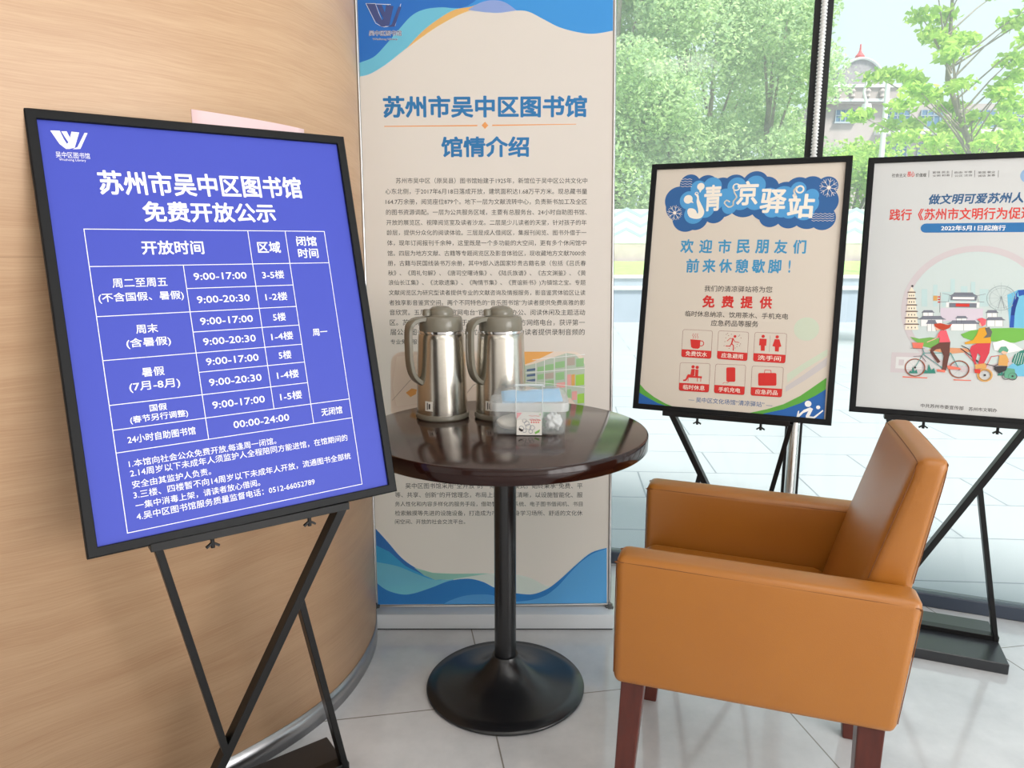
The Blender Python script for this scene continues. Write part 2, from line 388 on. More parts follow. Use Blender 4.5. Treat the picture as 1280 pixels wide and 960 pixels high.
   ('p','bn_lav',5,[(-53.2,1897.4),(-48.4,1900.3),(-41.6,1904.4),(-33.7,1909.2),(-25.4,1913.6),(-17.5,1917.1),(-10,1919.6),(-2.2,1921.7),(5.6,1923.2),(13.4,1924.3),(21.2,1924.7),(28.9,1924.6),(36.8,1923.9),(44.5,1922.7),(52.2,1920.9),(59.7,1918.3),(67.5,1914.3),(75.7,1909.1),(83.5,1903.4),(90.2,1898.4),(94.9,1894.9),(46.5,1888.6),(1.4,1890.2)]),
  ],
  'bottom_wave': [
   ('p','bn_mist',1,[(-386.5,272.1),(-381.7,266.4),(-374.9,258.5),(-366.9,249.2),(-358.3,238.9),(-349.7,228.6),(-341,217.5),(-331.7,205.3),(-322.1,192.8),(-312.4,180.8),(-302.7,170.3),(-293.3,161.2),(-284,153.1),(-274.6,145.7),(-265,139.2),(-254.9,133.5),(-244.5,128.7),(-233.9,124.9),(-223,121.8),(-211.5,119.2),(-199.4,117),(-187.1,115.3),(-174.8,114.2),(-161.7,113.5),(-146.9,113.1),(-129.5,112.8),(-108.3,112.6),(-83.8,112.9),(-58.1,113.2),(-33,113.4),(-10.7,113.3),(8.8,112.8),(26.7,112.3),(43.3,111.5),(58.8,110.4),(73.2,108.9),(86.1,107),(97.4,104.9),(107.8,102.3),(118.1,99.2),(129.1,95.3),(141,89.6),(153.6,82.1),(166,74.6),(177.9,68.5),(188.5,65.5),(197.3,65.7),(204.6,68.1),(211.4,72.5),(218.5,78.4),(227,85.7),(237.2,95.2),(248.5,107),(260.2,120),(271.8,132.6),(282.8,143.6),(292.9,153.1),(302.6,161.9),(312.1,169.9),(321.6,177.1),(331.4,183.2),(342.3,188.2),(354.2,192.1),(365.8,195.2),(375.8,197.6),(382.8,199.4),(384.6,0.5),(-389.7,6.9)]),
   ('p','bn_deep2',2,[(-386.5,272.1),(-381.7,266.4),(-374.9,258.5),(-366.9,249.2),(-358.3,238.9),(-349.7,228.6),(-341,217.5),(-331.7,205.3),(-322.1,192.8),(-312.4,180.8),(-302.7,170.3),(-293.4,161.5),(-284.3,153.9),(-275.1,146.9),(-265.4,140.3),(-254.9,133.5),(-242.4,126.1),(-228.1,118.3),(-213.8,110.9),(-201.4,104.6),(-192.8,100.1),(-270,89.8),(-387.8,149.2)]),
   ('p','bn_cyan',3,[(-387,214.5),(-343.9,192.4),(-289.6,141.1),(-234.5,111.5),(-129.9,96),(-193,89.2),(-390,61.5)]),
   ('p','bn_green',3,[(-261.8,135.8),(-199.4,117),(-129.5,112.8),(-10.7,113.3),(-66.7,104.9),(-129.9,94.5),(-192.9,92.1),(-227.6,107.7)]),
   ('p','bn_teal2',4,[(-387.5,156.5),(-378,154.6),(-364.5,152.2),(-348.8,149.2),(-332.6,145.5),(-317.5,141.3),(-303.4,136.2),(-289.2,130),(-275.1,123.4),(-261.4,117.1),(-248.4,111.6),(-236.6,106.7),(-225.6,102),(-215,97.8),(-204.3,94.4),(-192.9,92.1),(-179.8,91.2),(-165.2,91.6),(-150.9,92.7),(-138.6,93.8),(-129.9,94.5),(-166.2,30.2),(-389.7,6.9)]),
   ('p','bn_blue2',5,[(-389.2,83.5),(-384.8,79.8),(-378.7,74.4),(-371.4,68.3),(-363.3,62.4),(-355,57.5),(-346.1,53.5),(-336.3,49.8),(-326.1,46.6),(-315.9,44),(-306.4,42.4),(-297.8,41.6),(-290,41.5),(-282.3,42.2),(-273.9,43.6),(-264.2,45.7),(-252.7,48.8),(-239.9,53),(-226.5,57.7),(-213.1,62.6),(-200.5,67.2),(-188.8,71.8),(-177.7,76.5),(-166.7,81.2),(-155.6,85.4),(-144,88.8),(-131.6,91.3),(-118.5,93.4),(-105.4,94.8),(-92.7,95.6),(-80.9,95.6),(-70,94.6),(-59.6,92.7),(-49.9,90.1),(-40.7,87.2),(-32,84.2),(-24.3,80.8),(-17.5,77.1),(-11,73.1),(-4.4,69.1),(2.7,65.5),(10.7,62.2),(19,58.9),(27.5,55.9),(36.2,53),(44.7,50.5),(52.9,48.3),(61.1,46.4),(69.4,44.7),(77.8,43.3),(86.7,42),(96.1,40.8),(105.8,39.6),(115.8,38.7),(125.9,38.5),(135.8,39.4),(145.7,41.6),(155.8,44.7),(165.8,48.6),(175.6,53.2),(185,58.1),(193.6,63.5),(201.6,69.2),(209.5,75.6),(217.8,82.8),(227,90.8),(237.4,100.3),(248.7,111.1),(260.4,122.5),(271.9,133.6),(282.8,143.6),(292.9,152.8),(302.6,161.5),(312.1,169.7),(321.6,177),(331.4,183.2),(342.3,188.2),(354.2,192.1),(365.8,195.2),(375.8,197.6),(382.8,199.4),(384.6,0.5),(-389.7,6.9)]),
   ('p','bn_sky',6,[(72.4,13.4),(80.2,14),(91.2,14.7),(104,15.7),(117,17),(128.7,18.9),(139.1,21.1),(149.2,23.6),(159.1,26.6),(168.6,30.3),(177.9,34.7),(186.9,40),(195.6,46.2),(204,53),(212.2,60.1),(220,67.4),(227.4,74.9),(234.2,82.7),(240.8,90.8),(247.7,99.1),(255,107.4),(262.9,116.1),(271.2,125.1),(279.7,134.2),(288.3,142.9),(296.7,150.8),(305,157.9),(313.3,164.5),(321.5,170.6),(329.9,176.1),(338.4,180.9),(347.8,185.2),(358.1,189),(368.1,192.1),(376.7,194.6),(382.8,196.5),(384.6,0.5),(44.2,3.3)]),
   ('p','bn_sky2',6,[(-166.7,5.1),(-164.3,6.9),(-161.1,9.5),(-157,12.5),(-151.8,15.8),(-145.4,18.9),(-137.3,22.2),(-127.6,25.9),(-117,29.6),(-106.2,32.9),(-95.9,35.5),(-86,37.3),(-76.2,38.6),(-66.3,39.5),(-56.5,40),(-46.7,40.2),(-37,40.3),(-27.4,40.2),(-17.7,39.6),(-7.8,38.4),(2.4,36.1),(14,32.2),(27,26.8),(39.7,20.9),(50.6,15.7),(58.4,12.1),(58.3,3.2)]),
  ],
  'emblem': [
   ('p','bn_logo',7,[(-359.8,1918.1),(-332.7,1916.9),(-322.6,1888.1),(-305,1851.6),(-316.9,1851.7),(-335.1,1870)]),
   ('p','bn_logo',7,[(-299.6,1913.4),(-277.7,1910),(-292.1,1855.8),(-308.4,1851.6),(-316.4,1866.7),(-307.6,1877.3)]),
   ('p','bn_logo',7,[(-328.5,1914.7),(-313.2,1914.6),(-303,1887.9),(-309.4,1875.2)]),
   ('p','bn_logo',7,[(-262.4,1908.8),(-253.9,1907.7),(-276,1851.4),(-298.2,1850.5),(-284.3,1857.9)]),
   ('l','sw',6,1.6,0,[(-361.1,1918.2),(-332.8,1917.9),(-322.2,1888.7),(-307.8,1853.2)]),
   ('l','sw',6,1.6,0,[(-331.5,1916.7),(-294.3,1915.2),(-290.6,1867.7),(-302.7,1851.9),(-315.6,1852),(-333.4,1861.9),(-361.1,1918.2)]),
   ('l','sw',6,1.6,0,[(-307.1,1915.3),(-286.5,1915.1)]),
   ('l','sw',6,1.6,0,[(-255.6,1916.1),(-274.8,1854.1),(-309.2,1850.7)]),
   ('t','sw',6,'吴中区图书馆',-355.6,1833.4,-254.8,1832.5,16.6,0.06,0),
   ('t','sw',6,'Wuzhong Library',-344.6,1815.5,-267.6,1814.8,8,0.06,0),
   ('t','bn_logo',7,'吴中区图书馆',-355,1833.4,-255.4,1832.5,15.9,0.01,0),
   ('t','bn_logo',7,'Wuzhong Library',-344,1815.5,-268.2,1814.8,7.4,0.01,0),
  ],
  'title': [
   ('t','bn_title',1,'苏州市吴中区图书馆',-319.1,1618.3,309.6,1615,65.4,0.034,0),
  ],
  'subtitle': [
   ('t','bn_title',1,'馆情介绍',-142.2,1497.2,130.8,1496.2,62.5,0.032,0),
  ],
  'title_rule': [
   ('p','bn_orange2',1,[(-317,1561.5),(-29.1,1562.3),(-29.2,1558.5),(-317.1,1559)]),
   ('p','bn_orange2',1,[(16.9,1562.5),(276.4,1562.9),(276.4,1561),(16.8,1558.7)]),
   ('p','bn_orange2',1,[(-16,1560.9),(-5.4,1571.6),(5,1560.7),(-5.6,1550.1)]),
  ],
  'body_text': [
   ('t','ink',1,'苏州市吴中区（原吴县）图书馆始建于1925年，新馆位于吴中区公共文化中',-286,1396.6,311.7,1391.7,0,0,0),
   ('t','ink',1,'心东北侧，于2017年6月18日落成开放，建筑面积达1.68万平方米。现总藏书量',-319.9,1364.4,311.4,1359.1,0,0,0),
   ('t','ink',1,'164.7万余册，阅览座位879个。地下一层为文献流转中心，负责新书加工及全区',-319.8,1332.9,311,1327.7,0,0,0),
   ('t','ink',1,'的图书资源调配。一层为公共服务区域，主要有总服务台、24小时自助图书馆、',-319.7,1300.7,310.6,1295.5,0,0,0),
   ('t','ink',1,'开放的展览区、视障阅览室及读者沙龙。二层是少儿读者的天堂，针对孩子的年',-319.6,1269,310.2,1263.8,0,0,0),
   ('t','ink',1,'龄层，提供分众化的阅读体验。三层是成人借阅区，集报刊阅览、图书外借于一',-319.4,1237.7,309.8,1232.5,0,0,0),
   ('t','ink',1,'体，现年订阅报刊千余种，这里既是一个多功能的大空间，更有多个休闲馆中',-319.3,1205.8,309.4,1200.6,0,0,0),
   ('t','ink',1,'馆。四层为地方文献、古籍等专题阅览区及影音体验区，现收藏地方文献7000余',-319.2,1173.7,309,1168.5,0,0,0),
   ('t','ink',1,'册，古籍与民国线装书万余册，其中9部入选国家珍贵古籍名录（包括《吕氏春',-319.1,1142.7,308.6,1137.5,0,0,0),
   ('t','ink',1,'秋》、《周礼句解》、《唐司空曙诗集》、《陆氏族谱》、《古文渊鉴》、《黄',-318.9,1112.1,308.2,1106.9,0,0,0),
   ('t','ink',1,'浪仙长江集》、《沈歌遗集》、《陶情节集》、《贾谊新书》)为镇馆之宝。专题',-318.7,1080.9,307.8,1075.7,0,0,0),
   ('t','ink',1,'文献阅览区为研究型读者提供专业的文献咨询及情报服务，影音鉴赏体验区让读',-318.6,1050.1,307.4,1044.9,0,0,0),
   ('t','ink',1,'者独享影音鉴赏空间。两个不同特色的“音乐图书馆”为读者提供免费高雅的影',-318.4,1018.7,307,1013.5,0,0,0),
   ('t','ink',1,'音欣赏。五层为图书馆官网电台“官网电台”及办公、阅读休闲及主题活动',-318.2,987.7,306.6,982.5,0,0,0),
   ('t','ink',1,'区。苏州市吴中区图书馆于2017年12月开通官方网络电台，获评第一',-318.1,955.4,306.2,950.2,0,0,0),
   ('t','ink',1,'届公共图书馆创新推广活动优秀项目，电台为读者提供录制音频的',-317.9,924.8,305.8,919.6,0,0,0),
   ('t','ink',1,'专业免费服务。',-317.7,893.5,-208,892.6,0,0,0),
  ],
  'lower_text': [
   ('t','ink',1,'吴中区图书馆采用“全开放”的一体化服务模式，始终秉承“免费、平',-283.3,417.3,301.1,412.4,0,0,0),
   ('t','ink',1,'等、共享、创新”的开馆理念，布局上动静分区清晰，以设施智能化、服',-318.6,387.1,301.3,382,0,0,0),
   ('t','ink',1,'务人性化和内容多样化的服务手段，借助智能管理系统、电子图书借阅机、书目',-319.5,355.9,301.4,350.7,0,0,0),
   ('t','ink',1,'检索触摸等先进的设施设备，打造成为市民的终身学习场所、舒适的文化休',-320.5,324.5,301.6,319.4,0,0,0),
   ('t','ink',1,'闲空间、开放的社会交流平台。',-321.3,295.2,-88.1,293.3,0,0,0),
  ],
  'printed_photo': [
   ('p','ph_wall',1,[(268.2,856.9),(279.8,854.9),(290.4,849.5),(298.7,841),(304.1,830.5),(306,818.7),(307.5,518.9),(305.7,506.8),(300.3,495.9),(291.8,487.3),(281.1,481.8),(269.3,479.9),(-291.1,484.6),(-302.9,486.6),(-313.5,492.3),(-321.7,501),(-326.8,512),(-328.4,524.2),(-319.3,823.9),(-317.1,835.6),(-311.4,846.1),(-302.8,854.4),(-292.2,859.7),(-280.5,861.4)]),
   ('p','ph_cream',2,[(-299.4,845.8),(-114.2,860),(-53.1,833.4),(-40.6,750.4),(-137.8,709.4),(-304.2,682.8),(-315.9,752.7)]),
   ('l','ph_line',3,2,0,[(-317.4,703.9),(-260.5,766.1),(-204.3,814),(-135,847.9),(-52.9,843.7),(-39.7,812.6)]),
   ('l','ph_line',3,3,0,[(-82.5,715.9),(-54.3,750.5),(14.9,784.6),(111.2,797.6)]),
   ('p','ph_orange',3,[(-273.2,728),(-254.2,741.7),(-237.1,738.1),(-240.9,722.8),(-258.4,713.9)]),
   ('p','ph_orange',2,[(70.5,858.5),(207.3,857.4),(138.8,824.9),(97.5,811.5)]),
   ('p','ph_shelf',3,[(111.3,811.4),(152.5,821.4),(248.4,852.9),(275.8,847.9),(306,816.7),(306.9,649.7),(255.5,713.1),(110.9,749.1)]),
   ('p','ph_navy',4,[(119.4,801),(146.9,804.9),(146.9,796.6),(119.4,794.1)]),
   ('p','ph_navy',4,[(119.3,783.7),(146.8,787.6),(146.8,779.3),(119.3,776.8)]),
   ('p','ph_navy',4,[(119.2,766.4),(146.8,770.3),(146.7,762),(119.2,759.5)]),
   ('p','ph_green',4,[(153.8,807.6),(174.4,810.5),(174.3,792.9),(153.7,791)]),
   ('p','ph_green',4,[(153.7,783.4),(174.3,786.4),(174.3,768.7),(153.6,766.8)]),
   ('p','ph_green',4,[(178.5,814.3),(205.9,818.2),(205.9,798.9),(178.4,796.3)]),
   ('p','ph_line',4,[(178.4,786.7),(205.9,790.6),(205.9,771.2),(178.4,768.7)]),
   ('p','ph_green',4,[(210.7,823),(241.6,827.4),(241.6,806.5),(210.7,803.7)]),
   ('p','ph_green',4,[(212.8,788.5),(240.2,792.4),(240.3,767.5),(212.8,764.9)]),
   ('p','ph_line',4,[(249.8,836.4),(274.4,839.9),(274.5,813.9),(249.8,811.6)]),
   ('p','ph_green',4,[(278.6,833.4),(303.2,836.9),(303.3,809.5),(278.6,807.2)]),
   ('p','ph_pink',4,[(249.9,782.6),(262.2,784.4),(262.3,747.7),(249.9,746.6)]),
   ('p','ph_orange',4,[(263.6,782.5),(274.6,784.1),(274.7,747.5),(263.7,746.5)]),
   ('p','ph_lime',4,[(277.4,781),(304.8,784.9),(305,748.9),(277.5,746.3)]),
   ('p','ph_green',4,[(250,734.1),(262.3,735.8),(262.4,707.3),(250,706.2)]),
   ('p','ph_pink',4,[(265.1,727),(281.7,729.3),(281.8,700.6),(265.2,699.1)]),
   ('p','ph_lime',4,[(283.1,718.5),(305.1,721.6),(305.3,689.8),(283.2,687.8)]),
   ('p','ph_green',4,[(179.7,762.4),(207.3,766.4),(207.2,748.3),(179.7,745.8)]),
   ('p','ph_pink',4,[(215.5,755.2),(243,759.1),(243.1,741.1),(215.5,738.5)]),
   ('l','sw',5,2,0,[(149,820.7),(148.7,748.8)]),
   ('l','sw',5,2,0,[(176.5,829.5),(176.2,734.7)]),
   ('l','sw',5,2,0,[(208.7,838.1),(208.6,727.4)]),
   ('l','sw',5,2,0,[(246.3,851.6),(246.5,713.2)]),
   ('l','sw',5,2,0,[(111.1,789.3),(306.1,802.9)]),
   ('l','sw',5,2,0,[(111,763),(306.4,740.5)]),
   ('l','sw',5,2,0,[(138.8,831.8),(305.9,847.6)]),
  ],
 },
 'middle': {
  'title_badge': [
   ('d','md_navy',1,-201.1,675.9,44.3),
   ('d','md_navy',1,-173,618.5,43.8),
   ('d','md_navy',1,-169.7,725.8,32.2),
   ('d','md_navy',1,-193.5,654.7,47.1),
   ('d','md_navy',1,-116.7,718.1,35.6),
   ('d','md_navy',1,-70,704.8,39.5),
   ('d','md_navy',1,-123.2,653.2,46),
   ('d','md_navy',1,-31.4,715.3,36.8),
   ('d','md_navy',1,29,722,38.2),
   ('d','md_navy',1,62.9,706.5,35.6),
   ('d','md_navy',1,0.1,667.9,49.5),
   ('d','md_navy',1,-67.3,669.6,50.7),
   ('d','md_navy',1,66.8,654.8,48.4),
   ('d','md_navy',1,118.3,682,42.3),
   ('d','md_navy',1,154,697.9,39.1),
   ('d','md_navy',1,190.1,702.4,36.1),
   ('d','md_navy',1,233.4,706.6,29.5),
   ('d','md_navy',1,227.7,612.1,35.6),
   ('d','md_navy',1,185.6,624,43.8),
   ('d','md_navy',1,133.6,619.3,36.8),
   ('d','md_navy',1,80.2,620.2,33.2),
   ('d','md_navy',1,224,662.3,43.2),
   ('d','md_navy',1,-143.7,618,38.2),
   ('d','md_navy',1,-87.3,634.8,34.1),
   ('d','md_navy',1,193.1,663.1,46.2),
   ('d','md_navy',1,142.1,647.4,47.1),
   ('d','md_blue',2,-168.6,675.1,29.3),
   ('d','md_blue',2,-150.4,630,30.2),
   ('d','md_blue',2,-142.4,713,24.4),
   ('d','md_blue',2,-135.7,665.3,34.7),
   ('d','md_blue',2,-99.5,717.5,28.6),
   ('d','md_blue',2,-96.2,676.2,37.6),
   ('d','md_blue',2,-43.3,651.5,22.4),
   ('d','md_blue',2,-25.8,715.1,27.9),
   ('d','md_blue',2,29.4,716.2,30.1),
   ('d','md_blue',2,-11.5,674,33.2),
   ('d','md_blue',2,32.8,672.8,32.7),
   ('d','md_blue',2,70.9,671.9,35.5),
   ('d','md_blue',2,113.4,676.4,35),
   ('d','md_blue',2,83.9,643,26.8),
   ('d','md_blue',2,153.8,700.7,22),
   ('d','md_blue',2,141.2,658.7,31.5),
   ('d','md_blue',2,183.1,657.7,31),
   ('d','md_blue',2,174.4,635.5,29.1),
   ('d','md_blue',2,132.3,636.3,24.2),
   ('d','md_blue',2,110.7,642.4,26.6),
   ('d','md_blue',2,-117,647.1,28.8),
   ('d','md_blue',2,-56.8,681,28.2),
   ('d','md_blue',2,191.8,679.9,20.7),
   ('t','md_cream',3,'青',-122.4,679.8,-68.2,681.3,82.9,0.03,0),
   ('t','md_cream',3,'京',-24.1,692.9,39.4,692.8,75.6,0.03,0),
   ('t','md_cream',3,'驿',46.8,667.9,122.2,666,74.6,0.03,0),
   ('t','md_cream',3,'站',127,650.6,201.9,648.9,73.5,0.03,0),
   ('d','md_cream',3,-171.6,678.3,13.8),
   ('p','md_cream',3,[(-168.8,669.5),(-160.7,675.9),(-153.5,666.1)]),
   ('d','md_cream',3,-135.3,717.9,11.5),
   ('p','md_cream',3,[(-141.2,711.1),(-131.1,707.7),(-136.7,697.9)]),
   ('r','md_cream',3,-146.8,695.6,4.7,2.2),
   ('p','md_cream',3,[(-151.6,697.5),(-148.4,696),(-144,693.8),(-140.4,690.6),(-139,686.2),(-138.4,680.9),(-137.1,675.3),(-134.2,669.6),(-130.7,663.7),(-127.2,657.6),(-123.7,651.1),(-120.3,644.4),(-118.5,637.9),(-118.9,631.5),(-121,625.4),(-124.3,620.6),(-128.9,617.5),(-134.6,615.8),(-140.9,615.2),(-148.3,616),(-156.3,618),(-162.8,621.3),(-167.2,626.6),(-170.1,633.2),(-171.5,638.9),(-171.3,643.2),(-169.7,646.6),(-167.1,648.9),(-163.3,649.8),(-158.6,649.5),(-154.2,648.6),(-150.8,647.3),(-147.9,645.3),(-145.2,642.8),(-142.9,638.8),(-140.8,634.3),(-139.2,631.8),(-138.1,632.3),(-137.3,634.8),(-137.2,638.3),(-137.9,642.7),(-139.1,648.1),(-140.5,653.6),(-142,658.8),(-143.6,664),(-144.7,668.9),(-144.8,673.9),(-144.4,678.7),(-144,682)]),
   ('r','md_cream',3,-26.8,712.6,9.8,4),
   ('l','md_cream',3,4.2,0,[(-35.1,712.9),(-34.2,708.4),(-33,702.1),(-31.3,696.1),(-28.4,691.1),(-25.1,686.4),(-23.6,681.8),(-25.5,677.2),(-29.2,672.7),(-32,668.3),(-32.5,663.7),(-32.1,659.1),(-33.1,655.5),(-36.5,652.9),(-41.3,651.3),(-46,651.5),(-50.8,654.6),(-55.7,659.4),(-58.5,663.8),(-58.1,667.2),(-55.7,670.2),(-52.9,671.8),(-49.9,671.2),(-46.7,669.3),(-44.3,667.7)]),
   ('r','md_cream',3,158.1,699.9,10,5),
   ('l','md_cream',3,5,0,[(148,706.1),(145.8,703.4),(142.9,699.6),(141.5,695.1),(143.2,689.3),(146.5,682.9),(148.9,678.3)]),
   ('l','md_cream',3,1.3,0,[(237.3,702.5),(262.6,696.2)]),
   ('l','md_cream',3,1,0,[(252.5,698.7),(261.1,704.4)]),
   ('l','md_cream',3,1,0,[(252.5,698.7),(259.4,689.2)]),
   ('l','md_cream',3,1.3,0,[(237.3,702.5),(253,678.9)]),
   ('l','md_cream',3,1,0,[(246.7,688.4),(257.2,685.3)]),
   ('l','md_cream',3,1,0,[(246.7,688.4),(246,677)]),
   ('l','md_cream',3,1.3,0,[(237.3,702.5),(234.2,675.4)]),
   ('l','md_cream',3,1,0,[(235.5,686.3),(241.6,676.2)]),
   ('l','md_cream',3,1,0,[(235.5,686.3),(227.4,679.7)]),
   ('l','md_cream',3,1.3,0,[(237.3,702.5),(217.1,687.8)]),
   ('l','md_cream',3,1,0,[(225.2,693.7),(223.4,682.5)]),
   ('l','md_cream',3,1,0,[(225.2,693.7),(214.5,695.8)]),
   ('l','md_cream',3,1.3,0,[(237.3,702.5),(211.8,708.9)]),
   ('l','md_cream',3,1,0,[(222,706.3),(213.3,700.7)]),
   ('l','md_cream',3,1,0,[(222,706.3),(215,716)]),
   ('l','md_cream',3,1.3,0,[(237.3,702.5),(221.5,726.3)]),
   ('l','md_cream',3,1,0,[(227.8,716.8),(217.2,719.9)]),
   ('l','md_cream',3,1,0,[(227.8,716.8),(228.6,728.2)]),
   ('l','md_cream',3,1.3,0,[(237.3,702.5),(240.3,729.6)]),
   ('l','md_cream',3,1,0,[(239.1,718.8),(232.9,728.9)]),
   ('l','md_cream',3,1,0,[(239.1,718.8),(247.2,725.3)]),
   ('l','md_cream',3,1.3,0,[(237.3,702.5),(257.3,717.2)]),
   ('l','md_cream',3,1,0,[(249.3,711.3),(251.1,722.5)]),
   ('l','md_cream',3,1,0,[(249.3,711.3),(259.9,709.2)]),
   ('d','md_cream',3,237.3,702.5,5.6),
   ('l','md_cream',3,1.3,0,[(-211,635.9),(-187.4,630.7)]),
   ('l','md_cream',3,1,0,[(-196.8,632.8),(-188.7,637.7)]),
   ('l','md_cream',3,1,0,[(-196.8,632.8),(-190.3,624.6)]),
   ('l','md_cream',3,1.3,0,[(-211,635.9),(-196.3,615.6)]),
   ('l','md_cream',3,1,0,[(-202.2,623.7),(-192.4,621.1)]),
   ('l','md_cream',3,1,0,[(-202.2,623.7),(-202.9,613.8)]),
   ('l','md_cream',3,1.3,0,[(-211,635.9),(-213.9,612.4)]),
   ('l','md_cream',3,1,0,[(-212.8,621.8),(-207,613.1)]),
   ('l','md_cream',3,1,0,[(-212.8,621.8),(-220.3,616)]),
   ('l','md_cream',3,1.3,0,[(-211,635.9),(-229.9,622.9)]),
   ('l','md_cream',3,1,0,[(-222.4,628.1),(-224,618.4)]),
   ('l','md_cream',3,1,0,[(-222.4,628.1),(-232.4,629.8)]),
   ('l','md_cream',3,1.3,0,[(-211,635.9),(-234.9,641.1)]),
   ('l','md_cream',3,1,0,[(-225.3,639),(-233.5,634)]),
   ('l','md_cream',3,1,0,[(-225.3,639),(-231.9,647.3)]),
   ('l','md_cream',3,1.3,0,[(-211,635.9),(-225.9,656.3)]),
   ('l','md_cream',3,1,0,[(-219.9,648.1),(-229.8,650.7)]),
   ('l','md_cream',3,1,0,[(-219.9,648.1),(-219.2,658)]),
   ('l','md_cream',3,1.3,0,[(-211,635.9),(-208.2,659.4)]),
   ('l','md_cream',3,1,0,[(-209.3,650),(-215.1,658.7)]),
   ('l','md_cream',3,1,0,[(-209.3,650),(-201.8,655.7)]),
   ('l','md_cream',3,1.3,0,[(-211,635.9),(-192.3,648.8)]),
   ('l','md_cream',3,1,0,[(-199.8,643.6),(-198.1,653.3)]),
   ('l','md_cream',3,1,0,[(-199.8,643.6),(-189.9,641.9)]),
   ('d','md_cream',3,-211,635.9,5.2),
   ('l','md_cream',3,1.1,0,[(-200.7,744.9),(-193.3,742.2),(-186.4,744.4),(-179.1,741.7),(-172.3,743.8),(-165,741.2)]),
   ('l','md_cream',3,1.1,0,[(195.8,626.6),(202.2,623.7),(208.2,626.4),(214.5,623.5),(220.5,626.2),(226.8,623.3),(232.8,626),(239.1,623.1),(245,625.7),(251.3,622.8),(257.2,625.5)]),
   ('l','md_cream',3,1.1,0,[(-200,737.1),(-192.7,734.4),(-185.8,736.6),(-178.5,733.9),(-171.6,736),(-164.4,733.4)]),
   ('l','md_cream',3,1.1,0,[(196.3,619.9),(202.7,617),(208.7,619.7),(215,616.8),(221,619.5),(227.3,616.6),(233.3,619.3),(239.6,616.4),(245.5,619.1),(251.8,616.2),(257.7,618.9)]),
   ('l','md_cream',3,1.1,0,[(-199.4,729.2),(-192.1,726.6),(-185.2,728.8),(-177.9,726.1),(-171,728.3),(-163.8,725.6)]),
   ('l','md_cream',3,1.1,0,[(196.8,613.2),(203.2,610.3),(209.2,613),(215.5,610.1),(221.5,612.8),(227.8,609.9),(233.8,612.6),(240.1,609.7),(246,612.4),(252.3,609.5),(258.1,612.2)]),
   ('l','md_cream',3,1.1,0,[(-198.8,721.4),(-191.5,718.8),(-184.6,721),(-177.3,718.3),(-170.4,720.5),(-163.2,717.9)]),
   ('l','md_cream',3,1.1,0,[(197.3,606.5),(203.7,603.6),(209.7,606.3),(216,603.4),(222,606.1),(228.3,603.2),(234.3,605.9),(240.6,603),(246.5,605.7),(252.8,602.9),(258.6,605.6)]),
  ],
  'welcome_text': [
   ('t','md_teal',1,'欢',-184.2,528.9,-143.1,528.8,44.3,0.028,0),
   ('t','md_teal',1,'迎',-125.4,528.5,-85.1,528.5,43.8,0.028,0),
   ('t','md_teal',1,'市',-67.8,528.2,-28.3,528.2,43.4,0.028,0),
   ('t','md_teal',1,'民',-11.4,527.9,27.4,527.9,43,0.028,0),
   ('t','md_teal',1,'朋',44,527.6,82,527.6,42.6,0.028,0),
   ('t','md_teal',1,'友',98.3,527.3,135.6,527.3,42.2,0.028,0),
   ('t','md_teal',1,'们',151.6,527,188.2,527,41.8,0.028,0),
   ('t','md_teal',1,'前',-161.6,466.8,-120.8,467.2,44.1,0.028,0),
   ('t','md_teal',1,'来',-110.5,466.9,-70.4,467.3,43.7,0.028,0),
   ('t','md_teal',1,'休',-60.2,467.1,-20.8,467.5,43.3,0.028,0),
   ('t','md_teal',1,'憩',-10.9,467.2,27.9,467.6,42.9,0.028,0),
   ('t','md_teal',1,'歇',37.7,467.3,75.8,467.7,42.6,0.028,0),
   ('t','md_teal',1,'脚',85.4,467.4,122.8,467.8,42.2,0.028,0),
   ('t','md_teal',1,'!',143.4,467.6,148.7,467.7,38.5,0.02,0),
  ],
  'offer_text': [
   ('t','ink',1,'我们的清凉驿站将为您',-99,395.5,102.5,396.6,0,0.004,0),
   ('t','md_red',1,'免',-102.2,354.6,-64.4,355.2,38.9,0.035,0),
   ('t','md_red',1,'费',-44,355.2,-7,355.7,38.5,0.035,0),
   ('t','md_red',1,'提',13,355.7,49.3,356.2,38.1,0.035,0),
   ('t','md_red',1,'供',68.9,356.2,104.5,356.7,37.7,0.035,0),
   ('t','ink',1,'临时休息纳凉、饮用茶水、手机充电',-151.9,314.5,153.7,316.4,0,0.006,0),
   ('t','ink',1,'应急药品等服务',-70.6,288,70.2,289.8,0,0.006,0),
  ],
  'footer_text': [
   ('t','md_navy',1,'— 吴中区文化场馆“清凉驿站” —',-120.7,44.1,129,46.6,0,0.004,0),
  ],
  'service_icons': [
   ('l','md_line',1,0.8,1,[(-155.4,256.5),(-155,259.6),(-153.8,261.9),(-151.6,263.2),(-148.5,263.7),(-71,263.6),(-68,263.2),(-65.8,261.9),(-64.5,259.7),(-63.9,256.6),(-62,182.7),(-62.4,179.7),(-63.6,177.5),(-65.7,176.2),(-68.7,175.8),(-146.9,176.1),(-150,176.5),(-152.2,177.9),(-153.6,180.1),(-154.1,183.2)]),
   ('p','md_red',2,[(-154.4,200.6),(-62.5,200.3),(-62.1,183.9),(-62.5,180.3),(-63.9,177.8),(-66.3,176.3),(-69.8,175.8),(-145.7,176.1),(-149.3,176.6),(-151.9,178.2),(-153.5,180.8),(-154.1,184.4)]),
   ('t','md_cream',3,'免费饮水',-141.1,188.3,-74.9,188.1,15.4,0.01,0),
